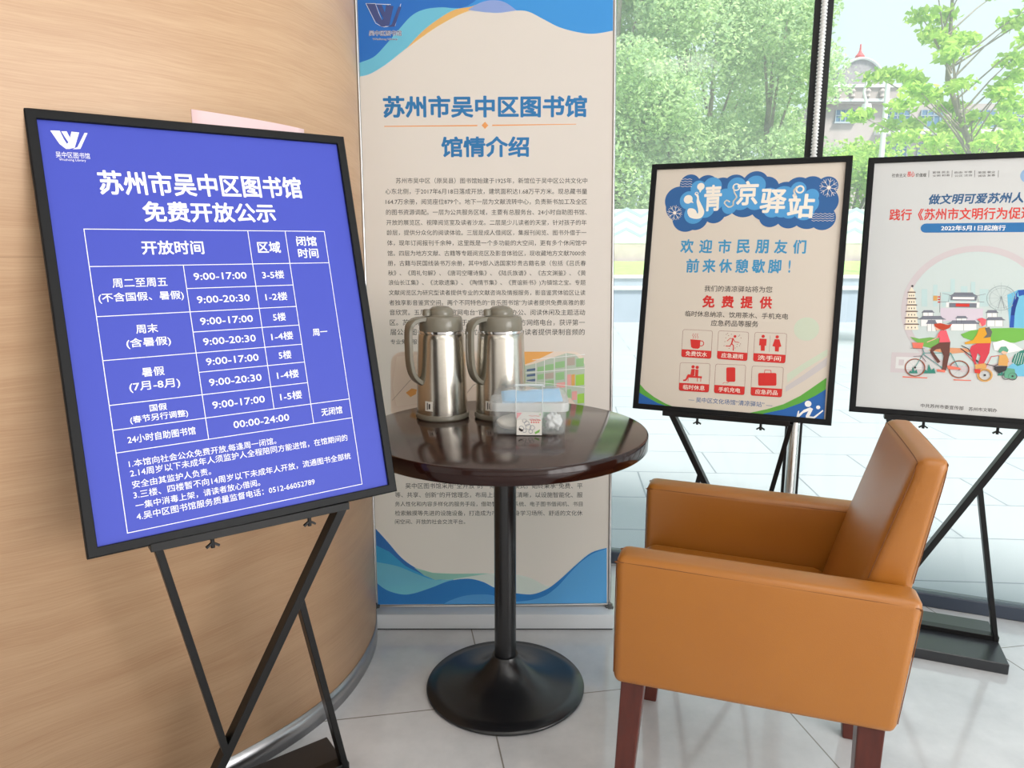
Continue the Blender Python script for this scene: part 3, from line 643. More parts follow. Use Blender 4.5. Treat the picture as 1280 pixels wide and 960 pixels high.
   ('l','md_line',1,0.8,1,[(-45.8,257.5),(-45.5,260.5),(-44.3,262.7),(-42.2,264),(-39.2,264.4),(37.7,264),(40.6,263.5),(42.7,262.2),(44,260.1),(44.4,257.1),(46,182.3),(45.6,179.3),(44.5,177.1),(42.4,175.9),(39.5,175.5),(-37,176.7),(-39.9,177.2),(-42.1,178.5),(-43.4,180.8),(-43.9,183.8)]),
   ('p','md_red',2,[(-44.4,201.4),(45.6,200.2),(46,183.4),(45.6,179.9),(44.2,177.4),(41.8,175.9),(38.5,175.5),(-35.8,176.7),(-39.3,177.3),(-41.8,178.8),(-43.4,181.4),(-44,185)]),
   ('t','md_cream',3,'应急避雨',-31.3,188.9,33.5,188,15.1,0.01,0),
   ('l','md_line',1,0.8,1,[(62.4,257.9),(62.7,260.9),(63.9,263.1),(65.9,264.4),(68.8,264.8),(147.6,265),(150.4,264.6),(152.4,263.4),(153.6,261.3),(154,258.3),(155.3,182.1),(154.9,179.2),(153.8,177.1),(151.8,175.8),(149.1,175.4),(70.1,175.8),(67.3,176.3),(65.2,177.6),(64,179.7),(63.5,182.7)]),
   ('p','md_red',2,[(63.2,200.8),(155,200.5),(155.3,183.2),(154.9,179.8),(153.5,177.3),(151.2,175.9),(148,175.4),(71.2,175.8),(67.9,176.4),(65.5,177.9),(64,180.4),(63.5,183.9)]),
   ('t','md_cream',3,'洗手间',76.4,188.3,142.5,188,14.8,0.01,0),
   ('l','md_line',1,0.8,1,[(-155.8,151),(-155.5,154.1),(-154.2,156.3),(-152.1,157.7),(-149,158.3),(-69.8,160.2),(-66.8,159.9),(-64.6,158.6),(-63.2,156.4),(-62.7,153.4),(-60.6,77.2),(-61,74.1),(-62.2,71.9),(-64.3,70.6),(-67.3,70.1),(-146.1,68.9),(-149.2,69.3),(-151.4,70.7),(-152.8,72.9),(-153.3,76)]),
   ('p','md_red',2,[(-153.9,93.8),(-61.1,95.4),(-60.7,78.4),(-61.1,74.8),(-62.5,72.2),(-65,70.6),(-68.4,70.1),(-144.9,69),(-148.5,69.4),(-151.1,71),(-152.8,73.5),(-153.4,77.2)]),
   ('t','md_cream',3,'临时休息',-140.4,81.5,-73.6,82.6,15.3,0.01,0),
   ('l','md_line',1,0.8,1,[(-46.3,153.3),(-45.9,156.3),(-44.7,158.6),(-42.6,159.9),(-39.6,160.4),(36.7,162.4),(39.6,162),(41.7,160.8),(43,158.6),(43.5,155.6),(45.7,77.4),(45.4,74.4),(44.2,72.2),(42.2,70.9),(39.3,70.5),(-37.7,69.8),(-40.7,70.2),(-42.8,71.5),(-44.1,73.6),(-44.6,76.7)]),
   ('p','md_red',2,[(-45,95.1),(45.2,96.3),(45.7,78.6),(45.3,75),(44,72.5),(41.6,71),(38.2,70.5),(-36.6,69.8),(-40,70.3),(-42.6,71.8),(-44.1,74.3),(-44.7,77.9)]),
   ('t','md_cream',3,'手机充电',-31.9,82.5,33.1,83.3,15.1,0.01,0),
   ('l','md_line',1,0.8,1,[(62.2,154.5),(62.5,157.6),(63.7,159.7),(65.7,161),(68.5,161.5),(145.8,162.6),(148.6,162.2),(150.6,161),(151.8,158.9),(152.2,156),(153.5,79.2),(153.2,76.2),(152,74.1),(150.1,72.8),(147.3,72.3),(71.1,71),(68.2,71.4),(66.1,72.6),(64.8,74.7),(64.3,77.7)]),
   ('p','md_red',2,[(63.8,96.2),(153.2,97.7),(153.5,80.3),(153.1,76.8),(151.8,74.4),(149.5,72.8),(146.3,72.3),(72.1,71),(68.8,71.5),(66.4,72.9),(64.9,75.4),(64.3,78.9)]),
   ('t','md_cream',3,'应急药品',76.8,83.8,141.1,84.8,14.8,0.01,0),
   ('p','md_red',1,[(-129.8,233.3),(-98.4,232.6),(-98.8,208.9),(-104.3,204.5),(-119.4,204.8),(-126.2,209.8)]),
   ('r','md_red',1,-95.8,222.1,8,2.5),
   ('l','md_red',1,1,0,[(-121.9,251.5),(-124.3,245.5),(-119.9,241),(-122.4,236.1)]),
   ('l','md_red',1,1,0,[(-114.9,251.9),(-117.4,245.8),(-112.9,241.3),(-115.5,236.4)]),
   ('l','md_red',1,1,0,[(-108,252.2),(-110.4,246.1),(-106,241.6),(-108.5,236.8)]),
   ('d','md_red',1,4.7,249.1,4.1),
   ('l','md_red',1,4.2,0,[(-0.7,241.8),(-3.8,225.4)]),
   ('l','md_red',1,1.9,0,[(-0.7,241.8),(-9.7,242.2),(-17.3,234.1)]),
   ('l','md_red',1,1.9,0,[(0.6,239.9),(6,232.5),(18.1,230.8)]),
   ('l','md_red',1,2.6,0,[(-4.4,226.3),(-7.9,218.1),(-19.6,218)]),
   ('l','md_red',1,2.8,0,[(-2.8,226.3),(2.6,219.8),(2.6,206.2)]),
   ('d','md_line',1,-21.6,254.4,1.1),
   ('d','md_line',1,-14.5,250.5,1.1),
   ('d','md_line',1,-22.1,243,1.1),
   ('d','md_line',1,18,253.5,1.1),
   ('d','md_line',1,22.7,245.2,1.1),
   ('d','md_line',1,20.5,221.1,1.1),
   ('d','md_line',1,12.6,217.8,1.1),
   ('d','md_line',1,7.5,213.3,1.1),
   ('d','md_line',1,15.5,250.5,1.1),
   ('d','md_line',1,-17.8,257.4,1.1),
   ('d','md_line',1,22.7,226.8,1.1),
   ('d','md_line',1,-25.7,218.6,1.1),
   ('d','md_line',1,-6.6,255.1,1.1),
   ('d','md_line',1,-10,210.9,1.1),
   ('d','md_line',1,13.4,224.9,1.1),
   ('d','md_line',1,-24,231.5,1.1),
   ('d','md_red',1,87,253.3,4.8),
   ('p','md_red',1,[(77.3,246),(97.8,245.9),(97.8,225.3),(94,225.1),(94.7,209.2),(83.3,209.1),(82.1,225.7),(77.2,225.4)]),
   ('d','md_red',1,127.2,253.6,4.8),
   ('p','md_red',1,[(120.8,246.5),(134.1,246.6),(141,225.4),(134.9,222.8),(134.8,209.2),(124.1,209.7),(123.1,223.3),(115.5,225.2)]),
   ('l','ink',1,0.5,0,[(107.2,256.6),(107.8,207.1)]),
   ('d','md_red',1,-114.8,147,5.2),
   ('d','md_red',1,-102,146.1,5.2),
   ('p','md_red',1,[(-119.5,139.6),(-108.5,141),(-108.6,119.1),(-124.7,116.7),(-132.2,101.4),(-141.4,99.5),(-143,104.2),(-135.5,105.9),(-129.2,122.4),(-121,122.3)]),
   ('p','md_red',1,[(-107.3,139.8),(-97.4,139.3),(-96.9,118.1),(-106.8,118.6)]),
   ('p','md_red',1,[(-132.3,118),(-84.9,118.9),(-85,113),(-131.9,112.1)]),
   ('l','md_red',1,2,0,[(-127.2,112.4),(-126.9,100.6)]),
   ('l','md_red',1,2,0,[(-98.4,114.5),(-98,102.7)]),
   ('l','md_red',1,2,0,[(-88,115.2),(-87.7,103.4)]),
   ('p','md_red',1,[(9.1,153.4),(11.1,153),(12.7,151.6),(13.3,149.6),(16.1,113.3),(15.8,111.2),(14.5,109.7),(12.6,109),(-6.3,107.6),(-8.3,108),(-9.8,109.4),(-10.5,111.4),(-13.3,147.8),(-13,149.9),(-11.6,151.5),(-9.7,152.1)]),
   ('l','md_red',1,1.2,0,[(-2.4,107.9),(-6.5,103.5),(-15.1,105.2),(-20.4,101.3)]),
   ('p','md_red',1,[(129.1,144.2),(131.3,143.7),(132.9,142.2),(133.7,140),(135.9,110.6),(135.5,108.3),(134.1,106.6),(132,105.8),(88.2,102.5),(86,103),(84.3,104.5),(83.6,106.7),(81.3,136.3),(81.7,138.7),(83.2,140.4),(85.3,141.2)]),
   ('l','md_red',1,1.6,0,[(99.2,142.1),(99.6,151.3),(116.8,151.3),(118.6,142.3)]),
  ],
  'pale_circle': [
   ('d','md_mint',1,207.1,281,34.9),
  ],
  'pale_bands': [
   ('p','md_mint',1,[(163.1,142.6),(208.4,179.3),(269.1,224.6),(270,205.3),(209.9,159.8),(166.1,117.4)]),
   ('p','md_grey',1,[(161.7,105.8),(210.9,145.9),(269.9,199.7),(270.2,174.9),(212.4,126.4),(163,89)]),
  ],
  'left_corner': [
   ('p','md_green',2,[(-280.5,81.5),(-260.5,61.7),(-228.5,41.2),(-191.1,23.9),(-157.6,13.6),(-193.1,11.7),(-280.9,10.1)]),
   ('p','md_blue2',3,[(-282,53.9),(-252.6,39.3),(-215,23),(-178.4,14.2),(-193,10.5),(-285.8,9.7)]),
  ],
  'right_corner': [
   ('p','md_green',2,[(272.8,140.2),(244.1,114.8),(205.4,81.1),(160.5,52.1),(114,32.8),(63.8,16.8),(115.3,15.8),(274.4,14.8)]),
   ('p','md_blue2',3,[(273.8,106),(246.4,84.4),(207.1,58.9),(161.6,36.9),(104.4,18.2),(115.5,13.5),(275,13.8)]),
  ],
  'runner_emblem': [
   ('d','sw',4,228.3,59,9.2),
   ('d','sw',4,256.5,50.9,5.6),
   ('p','sw',4,[(198.9,14.4),(201.7,33.8),(205.5,37.5),(205.4,26.2),(217.8,40.2),(234.7,49),(243.1,45.2),(234.6,22.2),(245.9,22.1),(269.7,44.8),(271,41.1),(248.8,16.9),(225.7,16.9),(224.3,22.4),(230.4,37.4),(216.9,30.6),(207.5,18.6)]),
  ],
 },
 'right': {
  'title': [
   ('t','rt_blue',1,'做文明可爱苏州人',-122.9,660.4,121,660.4,32,0.03,0.15),
  ],
  'subtitle': [
   ('t','rt_red',1,'践行《苏州市文明行为促进条例》',-225.7,614.9,223.7,614.9,36,0.02,0),
  ],
  'header_text': [
   ('t','ink',1,'社会主义',-227.4,738,-188.1,736.5,11.6,0.01,0),
   ('t','rt_red',1,'核心',-185.2,740.4,-165.8,739.7,17.8,0.02,0),
   ('t','ink',1,'价值观',-162.5,736.4,-134,735.3,11.5,0.01,0),
   ('t','ink',1,'富强 民主',-118.1,742.6,-72.9,742.6,6.6,0,0),
   ('t','ink',1,'文明 和谐',-117.4,732.1,-72.2,733,6.6,0,0),
   ('t','ink',1,'自由 平等',-59.7,740.3,-14.6,740.3,6.5,0,0),
   ('t','ink',1,'公正 法治',-59,729.9,-14,730.8,6.5,0,0),
   ('t','ink',1,'爱国 敬业',0.2,737.9,43.6,737.9,6.4,0,0),
   ('t','ink',1,'诚信 友善',0.8,727.6,44.2,728.5,6.4,0,0),
   ('l','ink',1,1,0,[(-128.1,749.2),(-127.5,729)]),
   ('l','ink',1,1,0,[(-66.8,746.7),(-66.2,726.7)]),
   ('l','ink',1,1,0,[(-8.3,744.3),(-7.7,724.5)]),
   ('l','ink',1,1,0,[(51.6,741.9),(52.1,722.3)]),
  ],
  'footer_text': [
   ('t','ink',1,'中共苏州市委宣传部',-102.2,35.2,9.1,35.9,0,0.006,0),
   ('t','ink',1,'苏州市文明办',22.1,35.3,92.9,36.7,0,0.006,0),
  ],
  'date_strip': [
   ('p','rt_strip',1,[(122.6,559),(126.9,559.7),(130.8,561.7),(133.9,564.8),(135.9,568.6),(136.5,572.9),(136.5,573.1),(135.9,577.4),(133.9,581.3),(130.8,584.4),(126.9,586.4),(122.6,587),(-124.6,587),(-128.9,586.4),(-132.8,584.4),(-135.8,581.3),(-137.8,577.4),(-138.5,573.1),(-138.5,572.9),(-137.8,568.6),(-135.8,564.8),(-132.8,561.7),(-128.9,559.7),(-124.6,559)]),
   ('t','sw',2,'2022年5月1日起施行',-84.2,572.5,80.1,571.7,16.3,0.02,0),
  ],
  'round_emblem': [
   ('d','rt_pale',1,128.3,724.5,22),
  ],
  'city_illustration': [
   ('r','rt_ring',1,14.7,330.9,179.9,18),
   ('d','rt_in',1,14.7,330.9,170.9),
   ('p','rt_mist',2,[(-120.2,334.1),(-123.8,387.1),(-108.4,387.5),(-104.8,334.6)]),
   ('p','rt_mist',2,[(-89.5,335.1),(-93.9,401),(-82.5,401.2),(-78.1,335.4)]),
   ('p','rt_mist',2,[(-66.7,335.8),(-69.6,379.6),(-47,380.1),(-44.1,336.5)]),
   ('p','rt_mist',2,[(-44.1,336.5),(-49.5,419.4),(-38.3,419.6),(-32.8,336.9)]),
   ('p','rt_mist',2,[(-17.9,337.3),(-21.9,398.1),(-4.8,398.5),(-0.9,337.9)]),
   ('p','rt_mist',2,[(8,338.1),(3.3,411.6),(14.3,411.8),(19.1,338.5)]),
   ('p','rt_mist',2,[(30.1,338.8),(26.7,390.5),(48.6,391),(51.9,339.5)]),
   ('p','rt_ring',1,[(-190.8,190.9),(-99.3,193.8),(-95.2,132.5),(-190.6,129.6)]),
   ('p','rt_paper',2,[(-178.1,178.2),(-109.9,180),(-107.5,144),(-177.7,142.5)]),
   ('p','rt_ring',3,[(-169.6,169.8),(-155.9,170.2),(-155.5,152.9),(-169.3,152.4)]),
   ('p','rt_cream',3,[(-158.2,374.8),(-140.6,375.2),(-138.5,360.2),(-158.3,359.6)]),
   ('p','rt_brown',4,[(-161.1,374.7),(-159.6,378.3),(-139.7,378.8),(-137.7,375.3)]),
   ('p','rt_dark',4,[(-155.4,368.6),(-153.1,368.7),(-152.8,364.2),(-155.1,364.2)]),
   ('p','rt_dark',4,[(-150.1,368.7),(-147.8,368.8),(-147.5,364.4),(-149.8,364.3)]),
   ('p','rt_dark',4,[(-144.9,368.9),(-142.6,368.9),(-142.3,364.5),(-144.6,364.4)]),
   ('p','rt_cream',3,[(-158.3,355.2),(-137.9,355.7),(-135.5,340.7),(-158.7,340)]),
   ('p','rt_brown',4,[(-161.8,355.1),(-159.9,358.7),(-136.8,359.3),(-134.5,355.8)]),
   ('p','rt_dark',4,[(-155,349),(-152.6,349.1),(-152.3,344.6),(-154.7,344.6)]),
   ('p','rt_dark',4,[(-148.8,349.2),(-146.5,349.3),(-146.2,344.8),(-148.5,344.8)]),
   ('p','rt_dark',4,[(-142.7,349.4),(-140.4,349.4),(-140.1,345),(-142.4,344.9)]),
   ('p','rt_cream',3,[(-158.5,335.6),(-135.1,336.3),(-132.6,321.3),(-159,320.4)]),
   ('p','rt_brown',4,[(-162.4,335.4),(-160.3,339.1),(-133.8,339.9),(-131.2,336.4)]),
   ('p','rt_dark',4,[(-154.5,329.5),(-152.2,329.5),(-151.9,325.1),(-154.2,325)]),
   ('p','rt_dark',4,[(-147.5,329.7),(-145.2,329.8),(-144.9,325.3),(-147.2,325.2)]),
   ('p','rt_dark',4,[(-140.5,329.9),(-138.2,330),(-137.9,325.5),(-140.2,325.5)]),
   ('p','rt_cream',3,[(-158.6,316),(-132.4,316.9),(-129.6,301.9),(-159.4,300.8)]),
   ('p','rt_brown',4,[(-163,315.8),(-160.6,319.5),(-130.8,320.5),(-128,317)]),
   ('p','rt_dark',4,[(-154.1,309.9),(-151.8,310),(-151.5,305.5),(-153.8,305.4)]),
   ('p','rt_dark',4,[(-146.2,310.2),(-143.9,310.2),(-143.6,305.8),(-145.9,305.7)]),
   ('p','rt_dark',4,[(-138.3,310.4),(-136,310.5),(-135.7,306.1),(-138,306)]),
   ('p','rt_cream',3,[(-158.8,296.4),(-129.6,297.5),(-126.7,282.5),(-159.7,281.2)]),
   ('p','rt_brown',4,[(-163.7,296.2),(-161,299.8),(-127.9,301.1),(-124.8,297.6)]),
   ('p','rt_dark',4,[(-153.7,290.3),(-151.3,290.4),(-151,286),(-153.4,285.9)]),
   ('p','rt_dark',4,[(-144.9,290.7),(-142.6,290.8),(-142.3,286.3),(-144.6,286.2)]),
   ('p','rt_dark',4,[(-136.2,291),(-133.8,291.1),(-133.5,286.7),(-135.9,286.6)]),
   ('p','rt_cream',3,[(-158.9,276.8),(-126.8,278.1),(-123.7,263.2),(-160,261.6)]),
   ('p','rt_brown',4,[(-164.3,276.5),(-161.3,280.2),(-125,281.7),(-121.5,278.3)]),
   ('p','rt_dark',4,[(-153.2,270.8),(-150.9,270.9),(-150.6,266.4),(-152.9,266.3)]),
   ('p','rt_dark',4,[(-143.6,271.2),(-141.3,271.3),(-141,266.9),(-143.3,266.8)]),
   ('p','rt_dark',4,[(-134,271.6),(-131.7,271.7),(-131.4,267.3),(-133.7,267.2)]),
   ('p','rt_cream',3,[(-150.6,393.2),(-158.2,377.4),(-140.6,377.9)]),
   ('d','rt_dark',4,-148.8,395.5,3.1),
   ('p','ph_orange',3,[(-90.9,367.6),(-80.3,367.9),(-80,352.1),(-90.7,352.6)]),
   ('l','rt_dark',3,0.8,0,[(-73.3,377.3),(-71.6,318.1)]),
   ('p','rt_red',3,[(-79.4,366.1),(-72.5,366.3),(-72.7,362.8),(-79.1,362.6)]),
   ('p','rt_red',3,[(-78.9,358.2),(-72,358.4),(-72.2,354.9),(-78.6,354.7)]),
   ('p','rt_red',3,[(-78.3,350.4),(-71.5,350.5),(-71.6,347),(-78.1,346.8)]),
   ('p','sw',3,[(-56.2,349.2),(29.3,350.9),(29.5,335.4),(-56,333.5)]),
   ('p','rt_slate',4,[(-50.7,367.8),(-40.5,373.8),(-37.8,378.6),(9.8,379.7),(13,375.1),(23.7,369.7)]),
   ('p','rt_slate',3,[(-46.2,367.9),(20.8,368.8),(20.9,355.8),(-46,354.8)]),
   ('p','sw',4,[(-40.3,365.4),(15.4,366),(15.1,359.1),(-40.6,358.4)]),
   ('p','rt_slate',4,[(-48.6,347.3),(22.1,348.5),(22.2,335.1),(-47.7,333.8)]),
   ('p','rt_red',5,[(-31.2,345.6),(3.8,345.8),(3.6,337.1),(-31.4,336.9)]),
   ('l','rt_slate',4,1,0,[(-71.4,348.8),(-50.7,350.3),(-48.3,371.3),(-67.4,375.2)]),
   ('l','rt_slate',4,1,0,[(40.2,352.1),(25.5,352.5),(21.4,370.5),(42.3,376.2)]),
   ('p','rt_lav2',2,[(-70.2,331.3),(39.6,332.7),(40.1,296.2),(-67.6,291.9)]),
   ('r','rt_wheel',3,82.1,365.2,35.7,1.6),
   ('r','rt_wheel',3,82.1,365.2,29.3,0.8),
   ('l','rt_wheel',3,0.5,0,[(82.1,365.2),(117.8,366.2)]),
   ('l','rt_wheel',3,0.5,0,[(82.1,365.2),(114.5,343.6)]),
   ('l','rt_wheel',3,0.5,0,[(82.1,365.2),(102.5,326.7)]),
   ('l','rt_wheel',3,0.5,0,[(82.1,365.2),(85,320.1)]),
   ('l','rt_wheel',3,0.5,0,[(82.1,365.2),(66.6,325.5)]),
   ('l','rt_wheel',3,0.5,0,[(82.1,365.2),(52.3,341.7)]),
   ('l','rt_wheel',3,0.5,0,[(82.1,365.2),(46,364.3)]),
   ('l','rt_wheel',3,0.5,0,[(82.1,365.2),(49.4,387.1)]),
   ('l','rt_wheel',3,0.5,0,[(82.1,365.2),(61.6,404)]),
   ('l','rt_wheel',3,0.5,0,[(82.1,365.2),(79.3,410.5)]),
   ('l','rt_wheel',3,0.5,0,[(82.1,365.2),(97.6,404.8)]),
   ('l','rt_wheel',3,0.5,0,[(82.1,365.2),(111.6,388.6)]),
   ('l','rt_slate',4,0.9,0,[(75.8,333.9),(82.5,370.4),(92,334.4)]),
   ('p','rt_sky',2,[(96.6,375),(122.3,390.5),(148.7,392.4),(155.7,279.6),(107.9,279.7)]),
   ('p','rt_royal',3,[(107.9,279.7),(109,337.1),(114.6,371.2),(121.4,388.4),(119.7,358.6),(118.1,316.2),(118.6,280.2)]),
   ('p','rt_navy2',4,[(109.2,315.8),(112.4,349.9),(121,371.4),(125.5,367.3),(119.6,337.4),(118.1,316.2)]),
   ('p','rt_royal',3,[(121.4,388.4),(141.6,392.2),(156.9,372.3),(166,282.2),(155.5,281.7),(147.5,355.2),(136.3,376),(125.3,371.5)]),
   ('p','sw',3,[(-115.1,315.7),(-88.3,316.6),(-87.4,303.5),(-114.3,302.5)]),
   ('p','rt_slate',4,[(-119.9,315.5),(-115,319.7),(-113.8,323),(-90.6,323.8),(-89,320.6),(-83.6,316.8)]),
   ('l','rt_dark',4,0.6,0,[(-115.1,315.7),(-114.3,302.5)]),
   ('l','rt_dark',4,0.6,0,[(-101.7,316.2),(-100.8,303)]),
   ('l','rt_dark',4,0.6,0,[(-88.3,316.6),(-87.4,303.5)]),
   ('p','sw',3,[(-119.5,294.3),(-62.2,296.5),(-60.9,276.9),(-118.2,274.5)]),
   ('p','rt_slate',4,[(-129.6,293.9),(-119.1,300.3),(-116.3,305.4),(-66.8,307.2),(-63.4,302.4),(-52.3,296.9)]),
   ('l','rt_dark',4,0.6,0,[(-119.5,294.3),(-118.2,274.5)]),
   ('l','rt_dark',4,0.6,0,[(-90.7,295.4),(-89.4,275.7)]),
   ('l','rt_dark',4,0.6,0,[(-62.2,296.5),(-60.9,276.9)]),
   ('p','sw',3,[(-101.3,281.8),(-78.4,282.7),(-77,260.8),(-99.9,259.8)]),
   ('p','rt_slate',4,[(-105.4,281.6),(-101.5,288.4),(-100.6,293.9),(-80.8,294.7),(-79.2,289.3),(-74.4,282.9)]),
   ('l','rt_dark',4,0.6,0,[(-101.3,281.8),(-99.9,259.8)]),
   ('l','rt_dark',4,0.6,0,[(-89.9,282.3),(-88.4,260.3)]),
   ('l','rt_dark',4,0.6,0,[(-78.4,282.7),(-77,260.8)]),
   ('p','sw',3,[(-26.8,301.4),(-0.8,302.3),(0.1,289.4),(-25.9,288.3)]),
   ('p','rt_slate',4,[(-31.4,301.2),(-26.7,305.3),(-25.5,308.6),(-3,309.4),(-1.4,306.2),(3.8,302.5)]),
   ('l','rt_dark',4,0.6,0,[(-26.8,301.4),(-25.9,288.3)]),
   ('l','rt_dark',4,0.6,0,[(-13.7,301.8),(-12.9,288.9)]),
   ('l','rt_dark',4,0.6,0,[(-0.8,302.3),(0.1,289.4)]),
   ('p','sw',3,[(-40.7,284.3),(26,287),(27.3,267.6),(-39.4,264.7)]),
   ('p','rt_slate',4,[(-52.5,283.8),(-40.1,290.2),(-36.8,295.2),(20.9,297.4),(24.7,292.8),(37.6,287.4)]),
   ('l','rt_dark',4,0.6,0,[(-40.7,284.3),(-39.4,264.7)]),
   ('l','rt_dark',4,0.6,0,[(-7.1,285.6),(-5.9,266.2)]),
   ('l','rt_dark',4,0.6,0,[(26,287),(27.3,267.6)]),
   ('p','sw',3,[(49.5,320.1),(74.8,321),(75.8,305.7),(50.5,304.7)]),
   ('p','rt_slate',4,[(45.1,320),(49.6,324.8),(50.7,328.7),(72.6,329.4),(74.2,325.6),(79.2,321.2)]),
   ('l','rt_dark',4,0.6,0,[(49.5,320.1),(50.5,304.7)]),
   ('l','rt_dark',4,0.6,0,[(62.2,320.6),(63.2,305.2)]),
   ('l','rt_dark',4,0.6,0,[(74.8,321),(75.8,305.7)]),
   ('p','sw',3,[(50.9,298.7),(90.5,300.3),(91.6,283.3),(52,281.6)]),
   ('p','rt_slate',4,[(43.9,298.4),(51.1,303.9),(53,308.2),(87.3,309.5),(89.7,305.4),(97.4,300.5)]),
   ('l','rt_dark',4,0.6,0,[(50.9,298.7),(52,281.6)]),
   ('l','rt_dark',4,0.6,0,[(70.8,299.5),(71.9,282.4)]),
   ('l','rt_dark',4,0.6,0,[(90.5,300.3),(91.6,283.3)]),
   ('p','rt_green',5,[(-145.1,240.9),(-119.5,236),(-91,241.7),(-60.3,238),(-51.7,222.7),(-81.1,208),(-112.2,214.2),(-128.6,227.5)]),
   ('p','rt_fore',5,[(-12.5,254.2),(12.6,267),(66.9,275.8),(113.4,278.7),(155.7,278.8),(157.5,250.3),(123.1,235.9),(69.3,237.4),(14.5,238.2),(-4.4,244.6)]),
   ('p','rt_tan',5,[(-96.1,202.8),(-58.6,212.7),(1.3,213.3),(27.6,205.2),(-34.8,195.2)]),
   ('p','sw',5,[(69.6,233.2),(94.2,242.9),(123.4,231.7),(145.6,216),(107.3,205.4),(74.5,212.1)]),
   ('p','rt_teal',5,[(-141.4,129.4),(-137.4,138.5),(-133.3,135.2),(-131.2,150.4),(-125.7,137.5),(-120.5,142.2),(-116.7,131)]),
   ('p','rt_teal',5,[(-103.6,131.9),(-98,144.6),(-92.4,140),(-89.5,161.1),(-81.8,143.2),(-74.8,149.8),(-69.5,134.2)]),
   ('p','rt_teal',5,[(86.5,138.2),(90.2,147),(94,143.8),(95.9,158.4),(101,146),(105.7,150.6),(109.3,139.8)]),
   ('p','rt_sky',4,[(109.9,163.1),(126.6,181.1),(148,178.2),(161.7,183.2),(164.3,141.4),(118.6,138.3)]),
   ('p','rt_teal',5,[(119.5,180.7),(125.3,202.2),(142.1,215.8),(159.3,220.9),(161.7,183.2),(134.4,168.9)]),
   ('l','sw',6,0.9,0,[(123.5,174.6),(130.3,206.7)]),
   ('l','sw',6,0.9,0,[(129.8,175),(135.9,207)]),
   ('l','sw',6,0.9,0,[(136.1,175.4),(141.6,207.3)]),
   ('l','sw',6,0.9,0,[(142.5,175.8),(147.2,207.6)]),
   ('l','sw',6,0.9,0,[(148.8,176.1),(152.8,207.9)]),
   ('l','sw',6,0.9,0,[(155.1,176.5),(158.4,208.3)]),
   ('r','rt_rust',6,-125.2,148.1,26.2,2.6),
   ('r','rt_dark',7,-125.2,148.1,24.4,0.7),
   ('d','rt_dark',7,-125.2,148.1,3.1),
   ('l','rt_wheel',6,0.35,0,[(-125.2,148.1),(-99.1,149.8)]),
   ('l','rt_wheel',6,0.35,0,[(-125.2,148.1),(-105.3,128.2)]),
   ('l','rt_wheel',6,0.35,0,[(-125.2,148.1),(-123.2,118.2)]),
   ('l','rt_wheel',6,0.35,0,[(-125.2,148.1),(-142.4,125.7)]),
   ('l','rt_wheel',6,0.35,0,[(-125.2,148.1),(-151.6,146.4)]),
   ('l','rt_wheel',6,0.35,0,[(-125.2,148.1),(-145.3,168.2)]),
   ('l','rt_wheel',6,0.35,0,[(-125.2,148.1),(-127.2,178.1)]),
   ('l','rt_wheel',6,0.35,0,[(-125.2,148.1),(-108.1,170.4)]),
   ('r','rt_rust',6,-10.2,150.3,25.2,2.6),
   ('r','rt_dark',7,-10.2,150.3,23.4,0.7),
   ('d','rt_dark',7,-10.2,150.3,3),
   ('l','rt_wheel',6,0.35,0,[(-10.2,150.3),(14.9,151.9)]),
   ('l','rt_wheel',6,0.35,0,[(-10.2,150.3),(8.9,130.8)]),
   ('l','rt_wheel',6,0.35,0,[(-10.2,150.3),(-8.3,121)]),
   ('l','rt_wheel',6,0.35,0,[(-10.2,150.3),(-26.7,128.3)]),
   ('l','rt_wheel',6,0.35,0,[(-10.2,150.3),(-35.5,148.6)]),
   ('l','rt_wheel',6,0.35,0,[(-10.2,150.3),(-29.5,169.9)]),
   ('l','rt_wheel',6,0.35,0,[(-10.2,150.3),(-12.1,179.6)]),
   ('l','rt_wheel',6,0.35,0,[(-10.2,150.3),(6.2,172.1)]),
   ('l','rt_bike',7,2,0,[(-125.2,148.1),(-105.1,193.5),(-35,197.4),(-54.7,152.6),(-104.8,189.1)]),
   ('l','rt_bike',7,2,0,[(-54.7,152.6),(-10.2,150.3),(-35,197.4)]),
   ('l','rt_bike',7,2,0,[(-112.3,215.1),(-103,191.4)]),
   ('l','rt_dark',7,1.2,0,[(-131.3,181.4),(-110.2,184.4),(-97.6,167.5)]),
   ('p','rt_coral',7,[(-138,223.5),(-107.1,224.2),(-109.8,206.4),(-134.1,206)]),
   ('l','rt_dark',8,1,0,[(-140.7,205.7),(-104,206.7)]),
   ('p','rt_brn2',8,[(-63.5,228.6),(-37.9,229.9),(-38.2,188.5),(-43.6,144.6),(-54.1,144.8),(-52.4,187.7),(-62.2,209),(-73.4,206.2),(-80.5,199.2),(-59.6,169.8),(-66.1,165),(-88,196.6),(-85.9,211.2)]),
   ('p','rt_pink',9,[(-65.8,263.5),(-50.7,264.2),(-37.9,229.9),(-66.4,227.2),(-66.7,243.8),(-72.5,239.1),(-71.9,252.3)]),
   ('p','rt_hair',9,[(-84.1,282.5),(-67.2,285.4),(-48,280.5),(-36.9,284.4),(-43.6,271.1),(-58.2,263.9),(-69.8,267.7),(-81.7,274.7)]),
   ('d','rt_skin',8,-73,269.8,6.4),
   ('l','rt_skin',8,2.5,0,[(-67.7,259.1),(-75.5,239),(-97.7,226.9)]),
   ('p','rt_coral',9,[(-68.7,146.5),(-45.9,146.2),(-45.4,138.4),(-65.9,139.7)]),
   ('p','rt_coral',8,[(-41.9,160),(-9.8,155.5),(-3.8,149.4),(-39.3,148.4)]),
   ('r','ph_orange',6,55.8,137.4,16.6,6),
   ('r','rt_dark',7,55.8,137.4,15.5,0.7),
   ('d','rt_dark',7,55.8,137.4,2.9),
